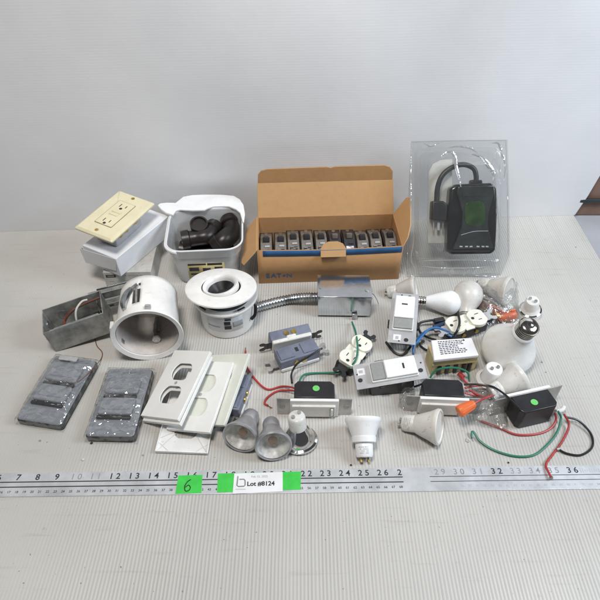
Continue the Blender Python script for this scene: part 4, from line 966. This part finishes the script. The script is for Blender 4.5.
# ================================================================== LAMPS
def aim(pl, pb, zl, zb):
    a, c = G(*pl, zl), G(*pb, zb); return a, (c-a).normalized()
GP = [(2.5, 0), (2.52, .35), (2.38, .6), (2.05, 1.3), (1.75, 2.1), (1.45, 2.9), (1.18, 3.45)]
def gu10(name, label, origin, axis, body, base, lens, kind='lens', rim=None, group=None, scale=1.0, pins=M_galv):
    t_ = thing(name, label, 'light bulb', origin, quat=axis.to_track_quat('Z', 'Y'), group=group)
    k = scale
    MB().lathe([(2.3*k, .02)]+[(r*k, z*k) for r, z in GP], 48).build('reflector', body, t_, angle=60)
    MB().lathe([(1.18*k, 3.4*k), (1.22*k, 3.55*k), (1.2*k, 4.8*k), (1.08*k, 5.15*k), (.95*k, 5.2*k), (.01, 5.22*k)], 36).build('base', base, t_, angle=40)
    if kind == 'clear':
        MB().lathe([(2.3*k, .25*k), (1.7*k, 1.4*k), (.8*k, 1.9*k), (.01, 1.95*k)], 40).build('inner_cone', mat('inner_silver', (.78, .77, .75), .3, .0, var=.2, scale=120), t_)
        MB().cyl((0, 0, 1.4*k), (0, 0, 1.0*k), .62*k, n=20).build('led_chip', M_led, t_)
        MB().lathe([(2.32*k, .05), (1.6*k, -.06*k), (.01, -.12*k)], 40).build('lens', F_glass, t_)
        MB().lathe([(2.2*k, .0), (2.36*k, -.12), (2.52*k, .02), (2.5*k, .2)], 48).build('rim', body, t_)
    else:
        MB().lathe([(2.45*k, .06), (2.36*k, -.1), (2.15*k, -.08), (2.05*k, .08), (1.2*k, .02), (.01, 0)], 48).build('lens', lens, t_, angle=50)
    if base is not M_lamp_grey:
        c_ = INV[t_.name] @ CP; a_ = math.atan2(c_.y, c_.x); b = MB(); rn = random.Random(len(label))
        for row in range(4):
            u_ = -.5
            while u_ < .5:
                w_ = rn.uniform(.07, .2)
                if rn.random() < .75:
                    q0, q1 = a_+u_, a_+u_+w_; z_ = (3.85+row*.26)*k; r_ = 1.228*k
                    b.add([(r_*cos(q0), r_*sin(q0), z_), (r_*cos(q1), r_*sin(q1), z_), (r_*cos(q1), r_*sin(q1), z_+.1*k), (r_*cos(q0), r_*sin(q0), z_+.1*k)], [(0, 1, 2, 3)])
                u_ += w_+.05
        b.build('faint_print', M_faint, t_)
    for s_ in (1, -1):
        b = MB(); b.cyl((s_*.5*k, 0, 5.1*k), (s_*.5*k, 0, 5.55*k), .13*k, n=10); b.cyl((s_*.5*k, 0, 5.55*k), (s_*.5*k, 0, 5.8*k), .24*k, n=12); b.build('pin', pins, t_)
    return t_
a, d = aim((240, 438), (253, 412), 2.5, 1.0)
gu10('spot_lamp', 'silver-grey spot lamp, the left one of the pair beside the cover plates', a, d, M_lamp_grey, M_lamp_grey, None, 'clear', group='silver-grey spot lamps')
a, d = aim((273.5, 446.5), (270.5, 419), 2.6, .9)
gu10('spot_lamp', 'silver-grey spot lamp, the right one of the pair, nearest the ruler', a, d, M_lamp_grey, M_lamp_grey, None, 'clear', group='silver-grey spot lamps')
# chrome halogen standing on its lens
o_ = G(300, 441, 0)
t_ = thing('halogen_lamp', 'chrome halogen spot lamp standing on its lens, white ceramic base up', 'light bulb', o_, quat=(G(296, 414, 5.3)-o_).to_track_quat('Z', 'Y'))
MB().lathe([(2.35, .0), (2.5, .05), (2.5, .35), (2.2, .5), (2.1, 1.0), (1.75, 1.8), (1.35, 2.5), (1.15, 2.9)], 48).build('reflector', M_chrome, t_, angle=50)
MB().lathe([(1.1, 2.8), (1.22, 2.9), (1.22, 4.7), (1.1, 5.0), (.95, 5.1), (.01, 5.12)], 36).build('base', M_ceram, t_)
b = MB()
for s_ in (1, -1):
    b.cyl((s_*.55, .1*s_, 5.05), (s_*.55, .1*s_, 5.4), .27, n=14)
b.build('pin', M_strap, t_)
# white lamp with lens away
a, d = aim((363, 418.5), (364.5, 456.5), 3.4, 1.0)
gu10('spot_lamp', 'bright white spot lamp pointing its pins toward the ruler', a, d, M_white2, M_white2, M_white, pins=M_brass)
MB().lathe([(1.62, 2.45), (1.72, 2.5), (1.66, 3.2), (1.5, 3.3), (1.45, 3.25)], 40).build('collar', M_white2, bpy.data.objects['spot_lamp.002'])
a, d = aim((439.5, 427), (407, 423), 2.5, 1.15)
gu10('spot_lamp', 'off-white spot lamp lying in front of the dimmer without a green dot', a, d, M_aged, M_aged, M_aged, pins=M_strap)
a, d = aim((520, 377), (494, 391), 2.5, 1.3)
gu10('spot_lamp', 'white spot lamp between the large round lamp and the right dimmer', a, d, M_ceram, M_ceram, M_frost)
t_ = thing('lamp_base', 'small white two-pin lamp base standing upright beside the transformer', 'light bulb', G(490, 385, 0)+Vector((0, .9, 0)), (4, 3, 0))
MB().lathe([(1.5, 0), (1.55, .3), (1.38, .6), (1.36, 2.9), (1.2, 3.15), (.01, 3.18)], 40).build('ceramic_base', M_white2, t_, angle=50)
MB().lathe([(1.9, .0), (2.0, .25), (1.5, .6)], 40).build('glass_collar', M_frost, t_)
for s_ in (1, -1):
    MB().cyl((s_*.5, .15*s_, 3.12), (s_*.5, .15*s_, 3.5), .25, n=12).build('pin', M_galv_old, t_)
o_ = G(529, 314, 0)
t_ = thing('small_halogen_lamp', 'small white two-pin lamp standing base up behind the metal screw cap', 'light bulb', o_, quat=(G(533, 300, 3.9)-o_).to_track_quat('Z', 'Y'))
MB().lathe([(1.7, 0), (1.85, .15), (1.8, .9), (1.75, 1.2)], 40).build('glass', M_frost, t_)
MB().lathe([(1.75, 1.1), (1.86, 1.15), (1.84, 1.45), (1.6, 1.55)], 40).build('chrome_ring', M_chrome, t_)
MB().lathe([(1.62, 1.5), (1.25, 1.9), (1.15, 2.2), (1.15, 3.6), (1.0, 3.85), (.01, 3.88)], 36).build('base', M_ceram, t_)
for s_ in (1, -1): MB().cyl((s_*.5, 0, 3.8), (s_*.5, 0, 4.2), .26, n=12).build('pin', M_galv, t_)
# large reflector lamp with screw cap
o_ = G(506.5, 350.5, 2.0); d = (G(531, 324.5, 10.5)-o_)
pr = thing('reflector_lamp', 'large white round reflector lamp with shiny screw cap up', 'light bulb', o_, quat=d.to_track_quat('Z', 'Y'), scale=d.length/10.6)
MB().lathe([(.01, -1.6), (2.2, -1.45), (3.9, -1.0), (4.8, -.2), (5.05, .6), (4.95, 1.4), (4.3, 2.8), (3.2, 4.4), (2.35, 5.8), (2.05, 6.8), (1.98, 7.6)], 64).build('bulb', M_frost, pr, angle=70)
MB().lathe([(2.0, 7.2), (2.08, 7.4), (2.0, 7.8), (1.7, 8.1)], 48).build('neck_collar', M_white2, pr)
def screwcap(b, z0, z1, r, n_=48, turns=4):
    m_ = 40; pr_ = [(r*1.02, z0)]+[(r*(1+.05*cos(2*pi*turns*k/m_)), z0+(z1-z0)*k/m_) for k in range(m_+1)]
    b.lathe(pr_, n_)
b = MB(); screwcap(b, 8.0, 9.9, 1.72); b.lathe([(1.75, 9.88), (1.6, 10.2), (1.1, 10.42), (.6, 10.5)], 48); b.build('screw_cap', M_nickel, pr, angle=70)
b = MB(); b.lathe([(.75, 10.46), (.6, 10.55), (.42, 10.6)], 32); b.build('insulator', M_ink, pr)
b = MB(); b.lathe([(.42, 10.55), (.38, 10.75), (.01, 10.8)], 24); b.build('contact', M_nickel, pr)
# small led lamp with narrow cap
a, d = aim((452, 303), (424, 301), 2.1, 1.9)
sl = thing('small_screw_lamp', 'white cone-shaped lamp with narrow brassy screw cap pointing left', 'light bulb', a, quat=d.to_track_quat('Z', 'Y'))
MB().lathe([(.01, -1.5), (.9, -1.35), (1.6, -.85), (1.95, -.3), (2.1, .1), (2.12, .5), (2.0, 1.0), (1.72, 1.9), (1.38, 2.9), (1.05, 3.8), (.88, 4.4)], 48).build('bulb', M_white2, sl, angle=70)
b = MB(); screwcap(b, 4.3, 6.1, .78, 32); b.lathe([(.8, 6.08), (.5, 6.35), (.01, 6.5)], 32); b.build('screw_cap', M_nickel, sl, angle=70)
# frosted globe
a, d = aim((468, 295), (466.5, 309), 2.6, 1.6)
gl = thing('frosted_globe_lamp', 'frosted round light bulb with its neck toward the cream receptacle', 'light bulb', a, quat=d.to_track_quat('Z', 'Y'))
MB().lathe([(.01, -2.55), (.9, -2.4), (1.7, -1.9), (2.3, -1.1), (2.55, 0), (2.35, 1.0), (1.85, 1.9), (1.35, 2.7), (1.2, 3.3), (1.15, 3.7)], 48).build('bulb', M_frostd, gl, angle=70)
b = MB(); screwcap(b, 3.6, 5.2, 1.15, 36); b.lathe([(1.18, 5.18), (.6, 5.5), (.01, 5.55)], 32); b.build('screw_cap', M_strap, gl, angle=70)
a, d = aim((509, 291), (484, 285), 2.5, 1.4)
gu10('spot_lamp', 'cream frosted spot lamp lying between clamshell and orange wires', a, d, M_frostd, M_frostd, M_frostd, scale=1.05)
a, d = aim((415, 289), (396, 291), 2.2, 1.2)
gu10('spot_lamp', 'dusty frosted spot lamp behind the upright motion sensor switch', a, d, M_frostd, M_aged, M_frostd, scale=.92)

# ================================================================== TRANSFORMER
tf = thing('transformer', 'white labelled transformer with yellow open coil side', 'transformer', (23.75, 56.9, 0), (0, 0, 7))
cq = Lp(tf, [(431, 340), (471.7, 337.5), (479, 355), (434, 360)], 4.2)
MB().prism(cq, 3.55, 4.2).build('white_case', M_label, tf, bevel=.15)
bc = [(x, y) for x, y in [(-3.3, -.1), (3.8, .1), (3.7, 3.6), (-3.2, 3.4)]]
fx = Lp(tf, [(432.5, 359.5), (480, 354.5)], 3.7)
MB().prism([(fx[0][0]+.2, fx[0][1]), (fx[1][0]-.1, fx[1][1]), (fx[1][0]-.1, fx[1][1]+3.0), (fx[0][0]+.2, fx[0][1]+3.0)], .1, 3.6).build('yellow_body', M_yellow, tf, bevel=.12)
yf = lambda u: fx[0][1]+(fx[1][1]-fx[0][1])*(u-fx[0][0])/(fx[1][0]-fx[0][0])
wd = fx[1][0]-fx[0][0]
b = MB()
for k in (1.4, 2.7, 4.0, 5.3, 6.2):
    u = fx[0][0]+k*wd/7.4; b.cyl((u, yf(u)-.1, .35), (u, yf(u)-.1, 1.9), .33, n=12)
b.build('coil_terminal', M_black, tf)
b = MB()
for k in (.8, 1.3, 1.9, 5.3, 5.8, 6.3):
    u = fx[0][0]+k*wd/7.4; b.box((u, yf(u)-.02, 3.3), (.22, .12, .45))
b.build('notches', M_ink, tf)
u = fx[0][0]+wd*.5; 
MB().box((u, yf(u)-.06, 2.25), (wd*.95, .16, .4)).build('yellow_ledge', M_yellow, tf, bevel=.05)
b = MB(); rnd = random.Random(3)
def tpx(u, v):          # u, v in 0..1 across the label
    x = cq[0][0]*(1-u)*(1-v)+cq[1][0]*u*(1-v)+cq[2][0]*u*v+cq[3][0]*(1-u)*v
    y = cq[0][1]*(1-u)*(1-v)+cq[1][1]*u*(1-v)+cq[2][1]*u*v+cq[3][1]*(1-u)*v
    return x, y
for v in (.12, .21, .30, .39, .48, .57, .66, .75):
    u = .15+v*.02; e_ = .74 if v not in (.39, .48) else .58
    while u < e_:
        w_ = rnd.uniform(.025, .075); x, y = tpx(u+w_/2, v); b.box((x, y, 4.21), (w_*6.6, .17, .01)); u += w_+.017
b.build('label_print', M_ink, tf)
b = MB(); x, y = tpx(.78, .12); b.cyl((x, y, 4.2), (x, y, 4.23), .17, n=14); b.build('label_hole', M_ink, tf)
wire('wire', [(430, 378, .9), (434, 372, 1.7), (440, 369, 2.3), (450, 367.5, 2.6), (461, 369, 2.4), (468, 373, 1.7), (469, 379, .8)], M_greenw, tf, label='green wire arched over the coils')
wire('wire', [(461, 374, .9), (463, 379, 1.0), (468, 384, 1.1), (474, 386, 1.1)], M_red, tf)
MB().cyl(G(459, 373.5, .9), G(463, 377.5, .9), .4, n=12).build('red_sleeve', M_red, tf, world=True)

# ================================================================== LOOSE WIRES, CONNECTORS, BAG
lw = thing('wire_bundle', 'black and blue wires looping between the sensor switches and the receptacle', 'wires', G(430, 335, 0))
wire('wire', [(438, 320, 1.4), (430, 320.5, 1.4), (421, 322.5, 1.0), (418.5, 327, .7), (421, 333, .7), (428, 337.5, .9), (436, 340, 1.2)], M_black, lw, .2)
wire('wire', [(386, 342, .3), (394, 352, .2), (402, 355, .2), (408, 350, .5), (412, 344, .9), (414, 337, 1.2)], M_black, lw, .2)
wire('wire', [(424, 341, .6), (420, 345, .4), (426, 350, .6), (430, 349, .9)], M_black, lw, .2)
wire('wire', [(413, 354, .8), (414, 347, 1.2), (418, 339, 1.5), (424, 332.5, 1.7), (432, 329.5, 1.7), (440, 331, 1.7), (452, 336.5, 1.6)], M_bluew, lw, .2)
wire('wire', [(411, 346, 1.4), (417, 342, 1.5), (423, 335, 2.0), (430, 329, 2.2), (438, 328, 2.2), (446, 331, 2.1), (456, 336, 1.8)], M_bluew, lw, .2)
wire('wire', [(458, 312, 3.2), (459.5, 322, 3.4), (457.5, 330, 3.2), (454, 335.5, 2.4)], M_black, lw, .2)
MB().box(G(439, 321, 1.2), (1.8, .9, .9), rz=15).build('black_connector', M_black, lw, world=True, bevel=.12)
MB().cyl(G(434, 328, .9), G(445, 324, 1.2), .5).build('dark_blue_sleeve', M_navy, lw, world=True)
cb = thing('lead_bundle', 'copper and red-brown leads tied beside the frosted globe lamp', 'wires', G(493, 312, 0))
rnd = random.Random(8)
MBs = [M_copper, M_terracotta, M_brownw, M_brass, M_terracotta, M_copper, M_brownw]
for k in range(9):
    x0_, y0_ = 478+rnd.uniform(-3, 4), 301+rnd.uniform(-5, 6)
    x1_, y1_ = 503+rnd.uniform(-3, 4), 318+rnd.uniform(-7, 5)
    wire('lead', [(x0_, y0_, .5+rnd.random()), ((x0_+x1_)/2+rnd.uniform(-2, 2), (y0_+y1_)/2+rnd.uniform(-3, 3), 1.2+rnd.random()*1.3), (x1_, y1_, .9+rnd.random())], MBs[k % 7], cb, .15+.1*rnd.random())
on2 = thing('wire_connector', 'dull red-orange wire connector beside the screw cap of the large lamp', 'wire connector', G(508, 316, 1.2), quat=(G(495, 318, 1.2)-G(513, 314, 1.2)).to_track_quat('Z', 'Y'))
MB().lathe([(.01, -1.2), (.9, -1.2), (1.0, -1.0), (1.0, -.4), (.75, 1.1), (.5, 1.5), (.01, 1.5)], 12).build('cap', M_terracotta, on2, bevel=.05)
for s_ in (-1, 1):
    MB().box((.0, s_*1.05, -.7), (.25, .5, .9)).build('wing', M_orange, on2, bevel=.06)
MB().box(INV[on2.name] @ G(489, 318, 1.0), (1.8, 1.3, 1.3)).build('dark_splice', M_black, on2, bevel=.2)

def crumple(name, label, pix, h_, cat='plastic bag', seed=1, m_=F_bag, nn=26):
    """crumpled clear bag as a low wavy tent over the given outline"""
    t_ = thing(name, label, cat, G(*pix[0], 0)); rnd = random.Random(seed)
    A = [G(*p, 0) for p in pix]; O = MTX[t_.name].translation
    ph = [(rnd.uniform(-2.5, 2.5), rnd.uniform(-2.5, 2.5), rnd.uniform(0, 6), rnd.uniform(.05, .2)) for _ in range(10)]
    vs = []
    for j in range(nn+1):
        for i in range(nn+1):
            u, v = i/nn, j/nn
            p = A[0]*(1-u)*(1-v)+A[1]*u*(1-v)+A[2]*u*v+A[3]*(1-u)*v
            e_ = min(u, 1-u, v, 1-v)*4; e_ = min(1, e_)
            z = h_*e_*.8+sum(a_*abs(sin(p.x*ux+p.y*uy+f_)) for ux, uy, f_, a_ in ph)*min(1, e_+.25)
            q = p-O+Vector((rnd.uniform(-.12, .12), rnd.uniform(-.12, .12), z+.03)); vs.append(q)
    MB().add(vs, [(j*(nn+1)+i, j*(nn+1)+i+1, (j+1)*(nn+1)+i+1, (j+1)*(nn+1)+i) for j in range(nn) for i in range(nn)]).build('film', m_, t_, angle=30)
    return t_
crumple('plastic_bag', 'crumpled clear plastic bag at the left end of the far right dimmer', [(470, 425), (508, 432), (506, 392), (476, 392)], 1.2, seed=5)
crumple('plastic_bag', 'clear plastic bag over the copper leads behind the large round lamp', [(474, 330), (520, 330), (517, 283), (470, 283)], 2.3, seed=9)
crumple('plastic_bag', 'thin clear plastic bag left of the dimmer without a green dot', [(398, 408), (412, 412), (416, 388), (400, 384)], 1.0, seed=12)

# ================================================================== SMALL DEBRIS
for i, (x, y, sz, m_) in enumerate([(351, 465, .16, M_ink), (508.5, 462.5, .14, M_ink), (91.5, 443, .2, M_ink), (40, 440.5, .14, M_inkg), (83, 459.5, .2, M_whitew), (542, 362, .14, M_inkg), (546, 372, .1, M_inkg), (143, 455, .12, M_inkg), (576, 247, .12, M_inkg)]):
    b = MB(); b.sphere(G(x, y, .1), sz, 8, .5); o = b.build('crumb', m_)
    tag(o, ['black crumb just above the ruler near number 24', 'black crumb above the ruler near number 32', 'largest dark crumb below the wrapped cover beside the plates', 'grey speck below the far left wrapped cover', 'whitish crumb above the ruler near number 10', 'grey speck right of the white spot lamp', 'smallest grey speck at the far right', 'grey speck left of the face-down cover plate', 'grey speck near the far right edge of the sheet'][i], 'crumb', 'crumbs on the table')

# ================================================================== one object per repeated small part
SPLIT = {'hub', 'side_clip', 'spring_tab', 'brass_screw', 'terminal_screw', 'plate_screw', 'test_button', 'prong', 'wire_end', 'coil_terminal', 'moulded_rib', 'bare_strand', 'grip_rib',
         'mounting_hole', 'raised_panel', 'knockout', 'pin', 'rail', 'screw', 'pressed_edge', 'slot'}
for o in list(bpy.data.objects):
    if o.type != 'MESH' or o.name.split('.')[0] not in SPLIT or o.parent is None: continue
    bm = bmesh.new(); bm.from_mesh(o.data); bm.verts.ensure_lookup_table()
    seen_ = set(); isl = []
    for v in bm.verts:
        if v.index in seen_: continue
        st = [v]; comp = set()
        while st:
            q = st.pop()
            if q.index in comp: continue
            comp.add(q.index); st += [e_.other_vert(q) for e_ in q.link_edges if e_.other_vert(q).index not in comp]
        seen_ |= comp; isl.append(comp)
    if len(isl) < 2: bm.free(); continue
    base = o.name.split('.')[0]; mods = [(m_.width, m_.segments) for m_ in o.modifiers if m_.type == 'BEVEL']
    for k, comp in enumerate(isl):
        b2 = bm.copy(); b2.verts.ensure_lookup_table()
        bmesh.ops.delete(b2, geom=[v for v in b2.verts if v.index not in comp], context='VERTS')
        if k == 0: me = o.data; b2.to_mesh(me); b2.free(); continue
        me = bpy.data.meshes.new(base); b2.to_mesh(me); b2.free(); me.materials.append(o.data.materials[0])
        n_ = bpy.data.objects.new(base, me); COL.objects.link(n_); n_.parent = o.parent
        for w_, sg in mods:
            q = n_.modifiers.new('bevel', 'BEVEL'); q.width = w_; q.segments = sg; q.limit_method = 'ANGLE'; q.angle_limit = R(40)
    bm.free()
